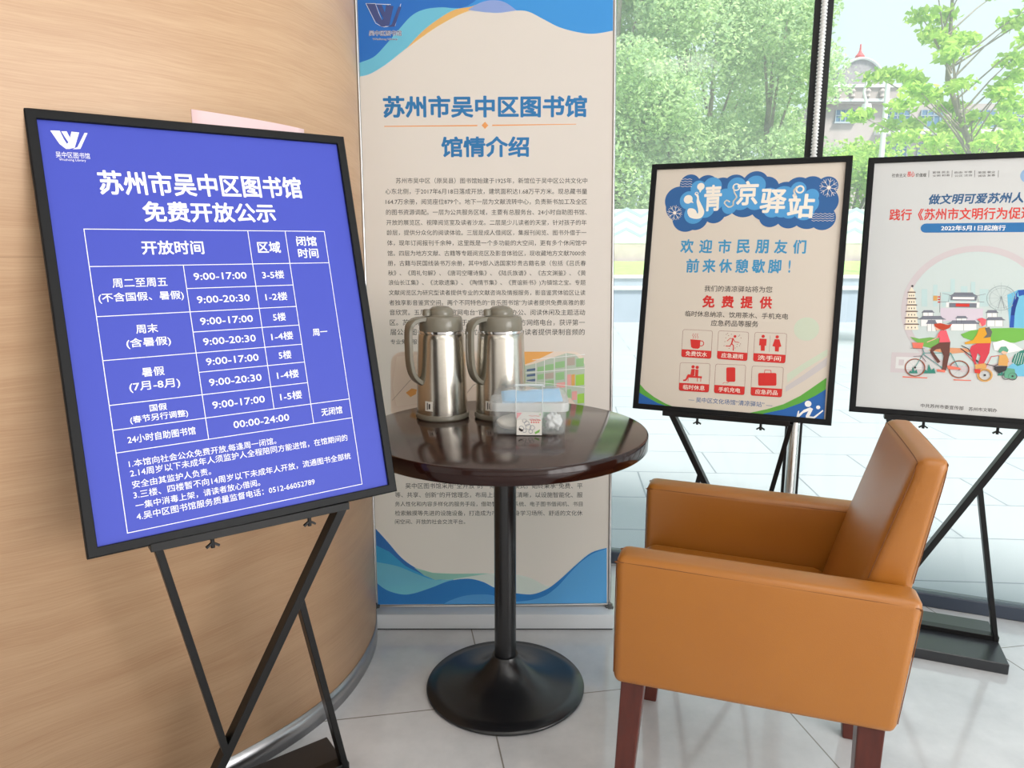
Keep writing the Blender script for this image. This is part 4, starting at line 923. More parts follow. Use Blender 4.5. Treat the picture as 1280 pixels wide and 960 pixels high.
   ('l','rt_wheel',6,0.35,0,[(55.8,137.4),(72.4,138.5)]),
   ('l','rt_wheel',6,0.35,0,[(55.8,137.4),(68.4,124.4)]),
   ('l','rt_wheel',6,0.35,0,[(55.8,137.4),(57,117.8)]),
   ('l','rt_wheel',6,0.35,0,[(55.8,137.4),(44.8,122.7)]),
   ('l','rt_wheel',6,0.35,0,[(55.8,137.4),(39,136.3)]),
   ('l','rt_wheel',6,0.35,0,[(55.8,137.4),(43.1,150.5)]),
   ('l','rt_wheel',6,0.35,0,[(55.8,137.4),(54.5,157)]),
   ('l','rt_wheel',6,0.35,0,[(55.8,137.4),(66.6,152.1)]),
   ('l','rt_dark',8,2.4,0,[(-9.8,211.8),(17.5,191.7),(56.1,159.7)]),
   ('l','rt_dark',8,2,0,[(-8.5,220.6),(8.7,212.8),(33.2,175.4),(77.5,165.3),(98.2,179.4)]),
   ('l','rt_red',7,1.6,0,[(2.2,199.5),(33.8,166.9)]),
   ('l','rt_red',7,1.6,0,[(56.1,159.7),(68.6,192.5),(93.4,198.2),(112.4,180.2)]),
   ('p','rt_crim',8,[(33.3,231.3),(64.2,232.1),(62.5,202.9),(50.2,167.9),(35.9,162.7),(41.2,193.1),(33.4,201.2),(29.6,175.2),(37.7,162.8),(28.3,166.5),(12.7,208.7),(17.4,221.9)]),
   ('p','rt_yel',9,[(32.4,274.3),(48.5,278.5),(60.5,262.7),(65.3,232.1),(31.6,229.5),(0.5,225.3),(-1.7,230.4),(19.9,239.3),(28,256.9)]),
   ('p','rt_dgrey',10,[(46.9,275),(57.6,278.8),(65.7,265.1),(63.1,250),(45.2,245.7),(53.5,258.1)]),
   ('d','rt_skin',8,38.8,287.5,7.3),
   ('p','rt_pink',9,[(25.2,300.7),(37.7,305.5),(48.9,300.8),(48.1,285.7),(39.3,279.8),(33,293.7)]),
   ('p','ph_orange',9,[(28.3,166.5),(55.3,172.5),(58.1,157.7),(31,153.8)]),
   ('p','rt_red',9,[(28,153.6),(43.8,153.8),(43.5,141.7),(29.9,141.7)]),
   ('p','ph_orange',9,[(88.1,197.9),(104,201),(111.3,186.5),(109.7,167.4),(86.4,168)]),
   ('d','rt_skin',8,99.9,209.2,7.8),
   ('p','rt_teal2',9,[(84.7,210.5),(90.1,222.3),(102.5,224.2),(109.6,214),(107.1,207.5),(96.2,211.1),(87.7,204.3)]),
   ('p','rt_dark',9,[(77.6,164.5),(109.7,167.4),(106.9,154.5),(89.6,144.8),(77.4,155.9)]),
   ('p','rt_teal2',7,[(102.8,162.7),(127.9,160.1),(133.3,130.9),(104.7,133.1)]),
   ('r','rt_dgrey',6,123.9,138.7,10.6,2),
   ('r','rt_dark',7,123.9,138.7,9.9,0.7),
   ('d','rt_dark',7,123.9,138.7,2.8),
   ('l','rt_wheel',6,0.35,0,[(123.9,138.7),(134.5,139.4)]),
   ('l','rt_wheel',6,0.35,0,[(123.9,138.7),(132,130.3)]),
   ('l','rt_wheel',6,0.35,0,[(123.9,138.7),(124.7,126)]),
   ('l','rt_wheel',6,0.35,0,[(123.9,138.7),(117,129.2)]),
   ('l','rt_wheel',6,0.35,0,[(123.9,138.7),(113.3,137.9)]),
   ('l','rt_wheel',6,0.35,0,[(123.9,138.7),(115.9,147.1)]),
   ('l','rt_wheel',6,0.35,0,[(123.9,138.7),(123.1,151.3)]),
   ('l','rt_wheel',6,0.35,0,[(123.9,138.7),(130.9,148.1)]),
   ('r','rt_dgrey',6,108,137.6,9.2,2),
   ('r','rt_dark',7,108,137.6,8.6,0.7),
   ('d','rt_dark',7,108,137.6,2.8),
   ('l','rt_wheel',6,0.35,0,[(108,137.6),(117.2,138.2)]),
   ('l','rt_wheel',6,0.35,0,[(108,137.6),(115,130.3)]),
   ('l','rt_wheel',6,0.35,0,[(108,137.6),(108.7,126.6)]),
   ('l','rt_wheel',6,0.35,0,[(108,137.6),(101.9,129.4)]),
   ('l','rt_wheel',6,0.35,0,[(108,137.6),(98.7,136.9)]),
   ('l','rt_wheel',6,0.35,0,[(108,137.6),(101,144.9)]),
   ('l','rt_wheel',6,0.35,0,[(108,137.6),(107.3,148.6)]),
   ('l','rt_wheel',6,0.35,0,[(108,137.6),(114,145.8)]),
   ('p','rt_coral',5,[(-156.4,119.5),(-90.6,120.5),(-90.4,117.8),(-156.2,115.9)]),
   ('p','rt_coral',5,[(-22.4,120),(22.1,120.5),(22.2,117.9),(-22.2,116.5)]),
  ],
 },
}# ------------------------------------------------------------------ setting: room shell
def node_mat(name):
    m = bpy.data.materials.new(name); m.use_nodes = True
    return m, m.node_tree, m.node_tree.nodes['Principled BSDF']

def tile_floor_mat():
    m, nt, b = node_mat('polished_grey_tile')
    N = nt.nodes.new; L = nt.links.new
    tc = N('ShaderNodeTexCoord'); mp = N('ShaderNodeMapping')
    mp.inputs['Rotation'].default_value = (0, 0, radians(-10)); mp.inputs['Location'].default_value = (-0.248, -0.178, 0)
    br = N('ShaderNodeTexBrick'); br.offset = 0.0; br.squash = 1.0
    br.inputs['Scale'].default_value = 1.0; br.inputs['Brick Width'].default_value = 0.8; br.inputs['Row Height'].default_value = 0.8
    br.inputs['Mortar Size'].default_value = 0.0022; br.inputs['Mortar Smooth'].default_value = 0.2
    br.inputs['Color1'].default_value = (*lin((212, 213, 216)), 1); br.inputs['Color2'].default_value = (*lin((206, 208, 211)), 1)
    br.inputs['Mortar'].default_value = (*lin((140, 136, 130)), 1)
    ns = N('ShaderNodeTexNoise'); ns.inputs['Scale'].default_value = 3.5; ns.inputs['Detail'].default_value = 8; ns.inputs['Roughness'].default_value = 0.65
    rp = N('ShaderNodeValToRGB'); rp.color_ramp.elements[0].color = (0.84, 0.84, 0.84, 1); rp.color_ramp.elements[1].color = (1.1, 1.09, 1.08, 1)
    rp.color_ramp.elements[0].position = 0.35; rp.color_ramp.elements[1].position = 0.7
    mx = N('ShaderNodeMix'); mx.data_type = 'RGBA'; mx.blend_type = 'MULTIPLY'; mx.inputs[0].default_value = 1
    L(tc.outputs['Object'], mp.inputs['Vector']); L(mp.outputs['Vector'], br.inputs['Vector']); L(tc.outputs['Object'], ns.inputs['Vector'])
    L(ns.outputs['Fac'], rp.inputs['Fac']); L(br.outputs['Color'], mx.inputs[6]); L(rp.outputs['Color'], mx.inputs[7]); L(mx.outputs[2], b.inputs['Base Color'])
    b.inputs['Roughness'].default_value = 0.1; b.inputs['Specular IOR Level'].default_value = 0.9
    return m

def wood_mat():
    m, nt, b = node_mat('light_oak_cladding')
    N = nt.nodes.new; L = nt.links.new
    uv = N('ShaderNodeUVMap'); uv.uv_map = 'UVMap'
    wp = N('ShaderNodeTexNoise'); wp.inputs['Scale'].default_value = 2.2; wp.inputs['Detail'].default_value = 2
    wm = N('ShaderNodeMix'); wm.data_type = 'RGBA'; wm.blend_type = 'LINEAR_LIGHT'; wm.inputs[0].default_value = 0.035
    mp = N('ShaderNodeMapping'); mp.inputs['Scale'].default_value = (9, 330, 1)
    n1 = N('ShaderNodeTexNoise'); n1.inputs['Scale'].default_value = 1; n1.inputs['Detail'].default_value = 5; n1.inputs['Roughness'].default_value = 0.6
    mp2 = N('ShaderNodeMapping'); mp2.inputs['Scale'].default_value = (1.2, 22, 1)
    n2 = N('ShaderNodeTexNoise'); n2.inputs['Scale'].default_value = 1; n2.inputs['Detail'].default_value = 3
    ad = N('ShaderNodeMath'); ad.operation = 'ADD'
    s1 = N('ShaderNodeMath'); s1.operation = 'MULTIPLY'; s1.inputs[1].default_value = 0.55
    s2 = N('ShaderNodeMath'); s2.operation = 'MULTIPLY'; s2.inputs[1].default_value = 0.45
    rp = N('ShaderNodeValToRGB')
    rp.color_ramp.elements[0].position = 0.34; rp.color_ramp.elements[0].color = (*lin((182, 144, 111)), 1)
    rp.color_ramp.elements[1].position = 0.6; rp.color_ramp.elements[1].color = (*lin((199, 164, 130)), 1)
    br = N('ShaderNodeTexBrick'); br.offset = 0; br.inputs['Scale'].default_value = 1; br.inputs['Brick Width'].default_value = 40; br.inputs['Row Height'].default_value = 1.22
    br.inputs['Mortar Size'].default_value = 0.0012; br.inputs['Color1'].default_value = (1, 1, 1, 1); br.inputs['Color2'].default_value = (1, 1, 1, 1); br.inputs['Mortar'].default_value = (0.82, 0.8, 0.78, 1)
    mx = N('ShaderNodeMix'); mx.data_type = 'RGBA'; mx.blend_type = 'MULTIPLY'; mx.inputs[0].default_value = 1
    L(uv.outputs['UV'], wp.inputs['Vector']); L(uv.outputs['UV'], wm.inputs[6]); L(wp.outputs['Color'], wm.inputs[7])
    L(wm.outputs[2], mp.inputs['Vector']); L(wm.outputs[2], mp2.inputs['Vector']); L(mp.outputs['Vector'], n1.inputs['Vector']); L(mp2.outputs['Vector'], n2.inputs['Vector'])
    L(n1.outputs['Fac'], s1.inputs[0]); L(n2.outputs['Fac'], s2.inputs[0]); L(s1.outputs[0], ad.inputs[0]); L(s2.outputs[0], ad.inputs[1]); L(ad.outputs[0], rp.inputs['Fac'])
    L(uv.outputs['UV'], br.inputs['Vector']); L(rp.outputs['Color'], mx.inputs[6]); L(br.outputs['Color'], mx.inputs[7]); L(mx.outputs[2], b.inputs['Base Color'])
    b.inputs['Roughness'].default_value = 0.38; b.inputs['Specular IOR Level'].default_value = 0.45
    return m

WHITE = mat('white_paint', (232, 230, 226), rough=0.8)
BLACK = mat('black_metal', (11, 11, 12), rough=0.4, spec=0.4)
FRAMEBLK = mat('black_aluminium_frame', (17, 18, 20), rough=0.5, spec=0.22)
STEEL = mat('brushed_steel', (190, 190, 190), rough=0.28, metal=1.0)
CHROME = mat('chrome', (226, 226, 228), rough=0.14, metal=1.0)

# facade corner points (glass line), a shallow curve of straight panes
FAC = [(-4.0, 2.74), (0.30, 2.76), (1.03, 2.548), (2.3, 2.03), (3.3, 1.2), (4.2, 0.0)]
XL, XR, YB = -4.0, 4.2, -5.0

bm = bmesh.new(); prism(bm, [(XL, YB), (XR, YB)] + list(reversed(FAC)), -0.1, 0.0)
floor = struct(build('floor', bm, tile_floor_mat()))
bm = bmesh.new(); prism(bm, [(XL - .2, YB - .2), (XR + .2, YB - .2), (XR + .2, 0.1), (3.4, 1.35), (2.35, 2.2), (1.05, 2.75), (0.32, 2.95), (XL - .2, 2.95)], CEIL, CEIL + 0.25)
ceiling = struct(build('ceiling', bm, WHITE))
bm = bmesh.new(); box(bm, XL, XR, YB - .15, YB, 0, CEIL)
struct(build('wall_back', bm, mat('warm_grey_paint', (176, 168, 158), rough=0.8)))
bm = bmesh.new(); box(bm, XR, XR + .15, YB, 0.0, 0, CEIL)
struct(build('wall_right', bm, WHITE))
bm = bmesh.new(); box(bm, XL - .15, XL, YB, 2.74, 0, CEIL)
struct(build('wall_far_left', bm, WHITE))

# bar frames added round the two unseen fill lights behind the camera
def window_frame(name, w, h, loc, rz, cols):
    bm = bmesh.new()
    for k in range(cols + 1): box(bm, -w / 2 + w * k / cols - 0.03, -w / 2 + w * k / cols + 0.03, -0.03, 0.03, 0, h, 0.004, 1)
    for z in (-0.03, h): box(bm, -w / 2 - 0.03, w / 2 + 0.03, -0.03, 0.03, z, z + 0.06, 0.004, 1)
    o = struct(build(name, bm, mat('black_mullion', (22, 23, 26), rough=0.5))); o.location = loc; o.rotation_euler = (0, 0, rz)
window_frame('window_6', 4.4, 2.6, (4.05, -2.6, 0.15), pi / 2, 4)
window_frame('window_7', 7.0, 2.6, (0.6, -4.85, 0.3), 0, 6)

# curved timber-clad wall on the left
WALL = smooth_curve([(-3.9, 0.25), (-2.6, 0.30), (-1.55, 0.74), (-1.12, 1.07), (-0.84, 1.325), (-0.607, 1.562), (-0.478, 1.775), (-0.432, 2.03), (-0.47, 2.26), (-0.60, 2.46), (-0.85, 2.58)], 10)
def ribbon(name, pts, z0, z1, thick, m):
    """thick sheet standing on a plan curve; thickness goes inward (left of the walking direction)"""
    bm = bmesh.new(); uvl = bm.loops.layers.uv.new('UVMap')
    P = [Vector(p[:2]) for p in pts]; n = len(P); s = 0; S = []
    for i in range(n):
        if i: s += (P[i] - P[i - 1]).length
        S.append(s)
    back = []
    for i in range(n):
        t = (P[min(i + 1, n - 1)] - P[max(i - 1, 0)]).normalized(); back.append(P[i] + Vector((-t.y, t.x)) * thick)
    grid = [[bm.verts.new((p.x, p.y, z)) for z in (z0, z1)] for p in P]; gb = [[bm.verts.new((p.x, p.y, z)) for z in (z0, z1)] for p in back]
    def q(a, b, c, d, us):
        f = bm.faces.new((a, b, c, d))
        for lp, u in zip(f.loops, us): lp[uvl].uv = u
        return f
    for i in range(n - 1):
        f = q(grid[i][0], grid[i + 1][0], grid[i + 1][1], grid[i][1], ((S[i], z0), (S[i + 1], z0), (S[i + 1], z1), (S[i], z1))); f.smooth = True
        q(gb[i + 1][0], gb[i][0], gb[i][1], gb[i + 1][1], ((S[i], z0),) * 4)
        q(grid[i][1], grid[i + 1][1], gb[i + 1][1], gb[i][1], ((S[i], z1),) * 4)
        q(grid[i + 1][0], grid[i][0], gb[i][0], gb[i + 1][0], ((S[i], z0),) * 4)
    for i, k in ((0, 0), (n - 1, 1)):
        q(grid[i][0], grid[i][1], gb[i][1], gb[i][0], ((S[i], z0),) * 4)
    bmesh.ops.recalc_face_normals(bm, faces=bm.faces)
    me = bpy.data.meshes.new(name); bm.to_mesh(me); bm.free()
    return link_obj(name, me, None, (m,))
struct(ribbon('wall_left', WALL, 0.062, CEIL, 0.05, wood_mat()))
def shift_curve(pts, d):
    P = [Vector(p[:2]) for p in pts]; n = len(P); o = []
    for i in range(n):
        t = (P[min(i + 1, n - 1)] - P[max(i - 1, 0)]).normalized(); o.append(P[i] + Vector((t.y, -t.x)) * d)
    return o
struct(ribbon('baseboard_left', shift_curve(WALL, 0.002), 0.0, 0.062, 0.03, mat('satin_steel_skirting', (178, 178, 180), rough=0.3, metal=1.0)))

# glass facade
def glass_mat():
    m = bpy.data.materials.new('window_glass'); m.use_nodes = True
    nt = m.node_tree; nt.nodes.clear(); N = nt.nodes.new; L = nt.links.new
    out = N('ShaderNodeOutputMaterial'); tr = N('ShaderNodeBsdfTransparent'); tr.inputs['Color'].default_value = (0.95, 0.98, 0.975, 1)
    gl = N('ShaderNodeBsdfGlossy'); gl.inputs['Roughness'].default_value = 0.02
    fr = N('ShaderNodeFresnel'); fr.inputs['IOR'].default_value = 1.45
    tl = N('ShaderNodeBsdfTranslucent'); tl.inputs['Color'].default_value = (0.97, 1, 1, 1)
    m1 = N('ShaderNodeMixShader'); m2 = N('ShaderNodeMixShader'); m1.inputs[0].default_value = 0.2   # pale film mixed in as haze, washing out the view outside
    L(tr.outputs[0], m1.inputs[1]); L(tl.outputs[0], m1.inputs[2])
    L(fr.outputs[0], m2.inputs[0]); L(m1.outputs[0], m2.inputs[1]); L(gl.outputs[0], m2.inputs[2]); L(m2.outputs[0], out.inputs['Surface'])
    return m
GLASS = glass_mat()
RAIL = mat('dark_blue_grey_rail', (58, 66, 80), rough=0.4)
def along(p, q, t): return (p[0] + (q[0] - p[0]) * t, p[1] + (q[1] - p[1]) * t)
for i in range(len(FAC) - 1):
    p, q = FAC[i], FAC[i + 1]
    w = bpy.data.objects.new(f'window_{i + 1}', None); COL.objects.link(w); struct(w); w.location = (*p, 0)
    L_ = hypot(q[0] - p[0], q[1] - p[1]); w.rotation_euler = (0, 0, atan2(q[1] - p[1], q[0] - p[0])); w.empty_display_size = 0.1
    bm = bmesh.new(); v = [bm.verts.new(c) for c in ((0.02, 0, 0.05), (L_ - 0.02, 0, 0.05), (L_ - 0.02, 0, CEIL - 0.06), (0.02, 0, CEIL - 0.06))]; bm.faces.new(v)
    build('pane', bm, GLASS, w)
    bm = bmesh.new(); box(bm, 0, L_, -0.025, 0.025, 0, 0.05, 0.004, 1); build('bottom_rail', bm, RAIL, w)
    bm = bmesh.new(); box(bm, 0, L_, -0.025, 0.025, CEIL - 0.06, CEIL, 0.004, 1); build('top_rail', bm, RAIL, w)
for i, p in enumerate(FAC[1:-1]):
    a = atan2(FAC[i + 2][1] - FAC[i][1], FAC[i + 2][0] - FAC[i][0])
    bm = bmesh.new()
    box(bm, -0.029, -0.009, -0.02, 0.03, 0.0, CEIL, 0.002, 1); box(bm, 0.009, 0.029, -0.02, 0.03, 0.0, CEIL, 0.002, 1); box(bm, -0.009, 0.009, 0.0, 0.03, 0.0, CEIL)
    o = struct(build(f'trim_{i + 1}', bm, mat('black_mullion', (22, 23, 26), rough=0.5))); o.location = (*p, 0); o.rotation_euler = (0, 0, a)

# ribbed rod in a steel sleeve standing in the groove of the visible mullion
t = thing('ribbed_rod', 'white ribbed rod in a shiny steel sleeve, against the black window mullion', 'rod', (1.03 - 0.0137, 2.548 - 0.0376, 0))
bm = bmesh.new(); prof = [(0.0, 0.70)]; z = 0.70
while z < CEIL - 0.01:
    prof += [(0.0105, z), (0.0105, z + 0.005), (0.0075, z + 0.006), (0.0075, z + 0.010)]; z += 0.011
prof.append((0, z)); lathe(bm, prof, 16); build('rod', bm, mat('pale_ribbed_plastic', (236, 236, 234), rough=0.35), t, True, 30)
bm = bmesh.new(); lathe(bm, [(0, 0), (0.0195, 0), (0.0195, 0.785), (0.017, 0.79), (0.011, 0.79), (0.011, 0.785), (0, 0.785)], 32); build('sleeve', bm, mat('satin_steel_sleeve', (204, 204, 202), rough=0.22, metal=1.0), t, True, 30)

# ------------------------------------------------------------------ outdoors
def plaza_mat():
    m, nt, b = node_mat('pale_plaza_paving')
    N = nt.nodes.new; L = nt.links.new
    tc = N('ShaderNodeTexCoord'); mp = N('ShaderNodeMapping'); mp.inputs['Rotation'].default_value = (0, 0, radians(4))
    br = N('ShaderNodeTexBrick'); br.inputs['Scale'].default_value = 1; br.inputs['Brick Width'].default_value = 0.9; br.inputs['Row Height'].default_value = 0.45
    br.inputs['Mortar Size'].default_value = 0.005; br.inputs['Color1'].default_value = (*lin((168, 172, 176)), 1); br.inputs['Color2'].default_value = (*lin((162, 167, 172)), 1); br.inputs['Mortar'].default_value = (*lin((112, 118, 126)), 1)
    L(tc.outputs['Object'], mp.inputs['Vector']); L(mp.outputs['Vector'], br.inputs['Vector']); L(br.outputs['Color'], b.inputs['Base Color'])
    b.inputs['Roughness'].default_value = 0.85
    return m
bm = bmesh.new()
prism(bm, [(-30, 2.9), (0.3, 2.9), (1.07, 2.68), (2.38, 2.14), (3.4, 1.3), (4.4, 0.0), (60, 0.0), (60, 90), (-30, 90)], -0.12, -0.02)
struct(build('plaza', bm, plaza_mat()))

CONC = mat('pale_concrete', (164, 174, 188), rough=0.8, var=0.06, vscale=2)
CAP = mat('white_stone_cap', (216, 216, 214), rough=0.7)
for nm, y0, z0, z1, lab in (('planter_wall', 13.3, -0.02, 0.57, 'low pale blue-grey planter wall at the edge of the plaza, nearest the window'), ('planter_wall', 15.0, 0.45, 0.73, 'upper pale planter wall with the lawn on top, behind the lower one')):
    t = thing(nm, lab, 'wall', (10, y0, 0))
    bm = bmesh.new(); box(bm, -25, 25, 0, 0.3, z0, z1); build('wall_face', bm, CONC, t)
    bm = bmesh.new(); box(bm, -25, 25, -0.04, 0.36, z1, z1 + 0.06, 0.01, 1); build('capstone', bm, CAP, t)
bm = bmesh.new(); box(bm, -15, 35, 13.6, 15.0, -0.02, 0.45); tag(build('planting_bed', bm, mat('pale_gravel', (206, 206, 200), rough=0.9, var=0.1, vscale=30)), 'pale gravel bed between the two planter walls outside', 'bed')
bm = bmesh.new()
gx, gy = 60, 8
vs = [[bm.verts.new((-15 + 50 * i / gx, 15.4 + 4.9 * j / gy, 0.78 + 0.25 * j / gy + 0.03 * mnoise.noise((i * 0.9, j * 1.3, 0)))) for j in range(gy + 1)] for i in range(gx + 1)]
for i in range(gx):
    for j in range(gy): bm.faces.new((vs[i][j], vs[i + 1][j], vs[i + 1][j + 1], vs[i][j + 1]))
tag(build('lawn', bm, mat('bright_lawn', (160, 196, 110), rough=0.9, var=0.2, vscale=6), None, True), 'strip of bright green lawn on the planter outside the window', 'lawn', kind='stuff')

# hoarding with blue chevrons
t = thing('hoarding', 'long white hoarding printed with pale blue zigzags, standing beyond the lawn under the trees', 'hoarding', (10, 20.5, 0.9))
bm = bmesh.new(); box(bm, -22, 22, 0, 0.06, 0.62, 1.56); build('upper_panel', bm, mat('white_vinyl', (226, 229, 231), rough=0.6), t)
bm = bmesh.new()
for k in range(3):
    z = 0.78 + 0.27 * k
    for i in range(108):
        x = -21.6 + 0.4 * i
        za, zb = (z, z + 0.2) if i % 2 == 0 else (z + 0.2, z)
        v = [bm.verts.new(c) for c in ((x, -0.004, za), (x + 0.4, -0.004, zb), (x + 0.4, -0.004, zb + 0.09), (x, -0.004, za + 0.09))]; bm.faces.new(v)
build('zigzag_stripes', bm, mat('pale_blue_print', (176, 190, 208), rough=0.6), t)
bm = bmesh.new(); box(bm, -22, 22, 0.01, 0.07, 0.02, 0.62); build('lower_panel', bm, mat('faded_pink_print', (206, 186, 184), rough=0.6, var=0.12, vscale=4), t)
# trees
def leaf_mat(name, c1, c2, tr):
    m = bpy.data.materials.new(name); m.use_nodes = True
    nt = m.node_tree; nt.nodes.clear(); N = nt.nodes.new; L = nt.links.new
    out = N('ShaderNodeOutputMaterial'); ge = N('ShaderNodeNewGeometry'); rp = N('ShaderNodeValToRGB')
    rp.color_ramp.elements[0].color = (*lin(c1), 1); rp.color_ramp.elements[1].color = (*lin(c2), 1)
    df = N('ShaderNodeBsdfDiffuse'); tl = N('ShaderNodeBsdfTranslucent'); mx = N('ShaderNodeMixShader'); mx.inputs[0].default_value = tr
    L(ge.outputs['Random Per Island'], rp.inputs['Fac']); L(rp.outputs['Color'], df.inputs['Color']); L(rp.outputs['Color'], tl.inputs['Color'])
    L(df.outputs[0], mx.inputs[1]); L(tl.outputs[0], mx.inputs[2]); L(mx.outputs[0], out.inputs['Surface'])
    return m
LEAF_A = leaf_mat('camphor_leaf', (172, 200, 158), (224, 240, 186), 0.5)
LEAF_B = leaf_mat('young_leaf', (150, 196, 90), (214, 236, 130), 0.5)
LEAF_C = leaf_mat('maple_leaf', (152, 200, 84), (214, 238, 126), 0.55)
BARK = mat('grey_bark', (150, 140, 128), rough=0.9, var=0.2, vscale=8)

def foliage(name, blobs, size, m, parent, rnd, aspect=0.55, droop=0.0, shell=0.55):
    """many small pointed leaves scattered through ellipsoids: blobs of (x, y, z, rx, ry, rz, count)"""
    V, F = [], []
    for bx, by, bz, rx, ry, rz, cnt in blobs:
        for _ in range(cnt):
            u = Vector((rnd.gauss(0, 1), rnd.gauss(0, 1), rnd.gauss(0, 1))).normalized() * (shell + (1 - shell) * rnd.random()) if rnd.random() < 0.75 else Vector((rnd.uniform(-.6, .6), rnd.uniform(-.6, .6), rnd.uniform(-.6, .6)))
            c = Vector((bx + u.x * rx, by + u.y * ry, bz + u.z * rz))
            d = Vector((rnd.gauss(0, 1), rnd.gauss(0, 1), rnd.gauss(0, 0.7) - droop)).normalized()
            s = d.orthogonal().normalized(); s = (Matrix.Rotation(rnd.uniform(0, 2 * pi), 3, d) @ s)
            l = size * rnd.uniform(0.7, 1.3); w = l * aspect / 2
            nrm = d.cross(s) * (l * 0.12)
            o = len(V)
            V.extend([c - d * l / 2, c - d * l * 0.1 + s * w + nrm, c + d * l / 2, c - d * l * 0.1 - s * w + nrm])
            F.extend([(o, o + 1, o + 2), (o, o + 2, o + 3)])
    me = bpy.data.meshes.new(name); me.from_pydata([tuple(v) for v in V], [], F); me.update()
    return link_obj(name, me, parent, (m,))

def trunk(name, paths, parent):
    bm = bmesh.new()
    for pts, r in paths:
        k = len(pts); tube(bm, pts, [r * (1 - 0.7 * i / (k - 1)) for i in range(k)], 8)
    return build(name, bm, BARK, parent, True, 60)

def big_tree(x, y, z0, h, r, label, seed, count, m, size, group):
    rnd = random.Random(seed)
    t = thing('leafy_tree', label, 'tree', (x, y, z0), 0, group)
    paths = [([(0, 0, 0), (0.1, 0, h * .25), (-0.05, 0.1, h * .5), (0.1, 0, h * .85)], 0.17)]
    blobs = []
    for k in range(15):
        a = rnd.uniform(0, 2 * pi); zz = h * (0.16 + 0.8 * ((k + 0.5) / 15)); rr = r * (0.62 if 2 < k < 12 else 0.42)
        bx, by = rr * cos(a), rr * sin(a); br_ = r * rnd.uniform(0.42, 0.6)
        blobs.append((bx, by, zz, br_, br_, br_ * 0.8, count // 15))
        if k % 2: paths.append(([(0, 0, zz * .55), (bx * .5, by * .5, zz * .8), (bx, by, zz)], 0.06))
    trunk('trunk', paths, t)
    foliage('crown', blobs, size, m, t, rnd)
    return t
GT = 'trees beyond the hoarding'
big_tree(3.2, 23.2, 0.4, 11.5, 3.0, 'tall dense green tree behind the hoarding, nearest the banner', 1, 36000, LEAF_A, 0.15, GT)
big_tree(5.6, 24.4, 0.4, 12.2, 3.2, 'tall dense green tree behind the hoarding, second from the banner', 2, 36000, LEAF_A, 0.15, GT)
big_tree(8.1, 23.6, 0.4, 9.6, 2.3, 'tall green tree behind the black window mullion, third from the banner', 4, 22000, LEAF_A, 0.15, GT)
big_tree(7.3, 27.5, 0.4, 11.0, 3.0, 'tall green tree standing furthest back, filling the gap between the dense trees', 12, 16000, LEAF_A, 0.17, GT)
big_tree(10.6, 22.6, 0.4, 4.1, 1.7, 'low yellow-green bushy tree below the domed building', 5, 6000, LEAF_B, 0.2, GT)
big_tree(13.2, 23.2, 0.4, 4.6, 1.9, 'low yellow-green bushy tree right of the lamp post', 6, 6000, LEAF_B, 0.2, GT)
big_tree(-0.9, 23.0, 0.4, 10.5, 2.8, 'tall dense green tree behind the banner stand', 8, 6000, LEAF_A, 0.24, GT)
big_tree(-4.6, 24.0, 0.4, 10.5, 2.8, 'tall dense green tree seen past the timber wall', 9, 6000, LEAF_A, 0.24, GT)

rnd = random.Random(11)
t = thing('maple_tree', 'nearer tree with large bright yellow-green leaves at upper right, in front of the building', 'tree', (6.3, 9.4, -0.02))
cl = [(4.82, 4.1), (5.13, 4.13), (5.33, 3.98), (4.97, 3.89), (5.23, 3.8), (5.49, 3.84), (5.13, 3.61), (4.61, 3.44), (4.87, 3.4), (4.46, 3.47), (4.72, 3.19), (4.97, 3.14), (5.23, 3.23), (5.44, 3.09), (4.25, 2.98), (4.51, 3.0), (4.77, 2.9), (5.08, 2.9), (5.38, 2.86), (5.64, 2.95), (4.66, 2.65), (4.92, 2.56), (5.23, 2.53), (5.54, 2.57), (5.85, 2.67), (5.85, 3.98), (6.05, 4.17), (6.21, 3.84), (6.0, 3.61), (6.26, 3.47), (5.95, 3.28), (6.16, 3.09), (5.95, 2.9), (6.26, 2.86), (6.11, 2.57), (6.31, 2.43), (6.52, 3.7), (6.62, 3.14), (6.52, 2.76), (5.9, 4.46), (5.28, 4.46), (4.87, 4.41), (6.52, 4.27), (5.75, 3.14)]
blobs = []; paths = [([(0, 0, 0), (-0.2, 0, 1.6), (-0.55, 0, 2.6), (-0.85, 0.1, 3.4), (-0.95, 0, 4.4)], 0.06)]
for cx, cz in cl:
    cy = rnd.uniform(-0.4, 0.4); dx = cx - 6.15
    blobs.append((dx, cy, cz, 0.21, 0.25, 0.1, 80))
    zb = max(1.7, cz - 0.5 - abs(dx + 0.7) * 0.25); tx = -0.2 - 0.36 * (zb - 1.6); paths.append(([(tx, 0, zb), (tx + (dx - tx) * .55, cy * .5, zb + (cz - zb) * .6), (dx, cy, cz)], 0.013))
trunk('trunk', paths, t)
foliage('crown', blobs, 0.115, LEAF_C, t, rnd, aspect=0.55, droop=0.45, shell=0.2)

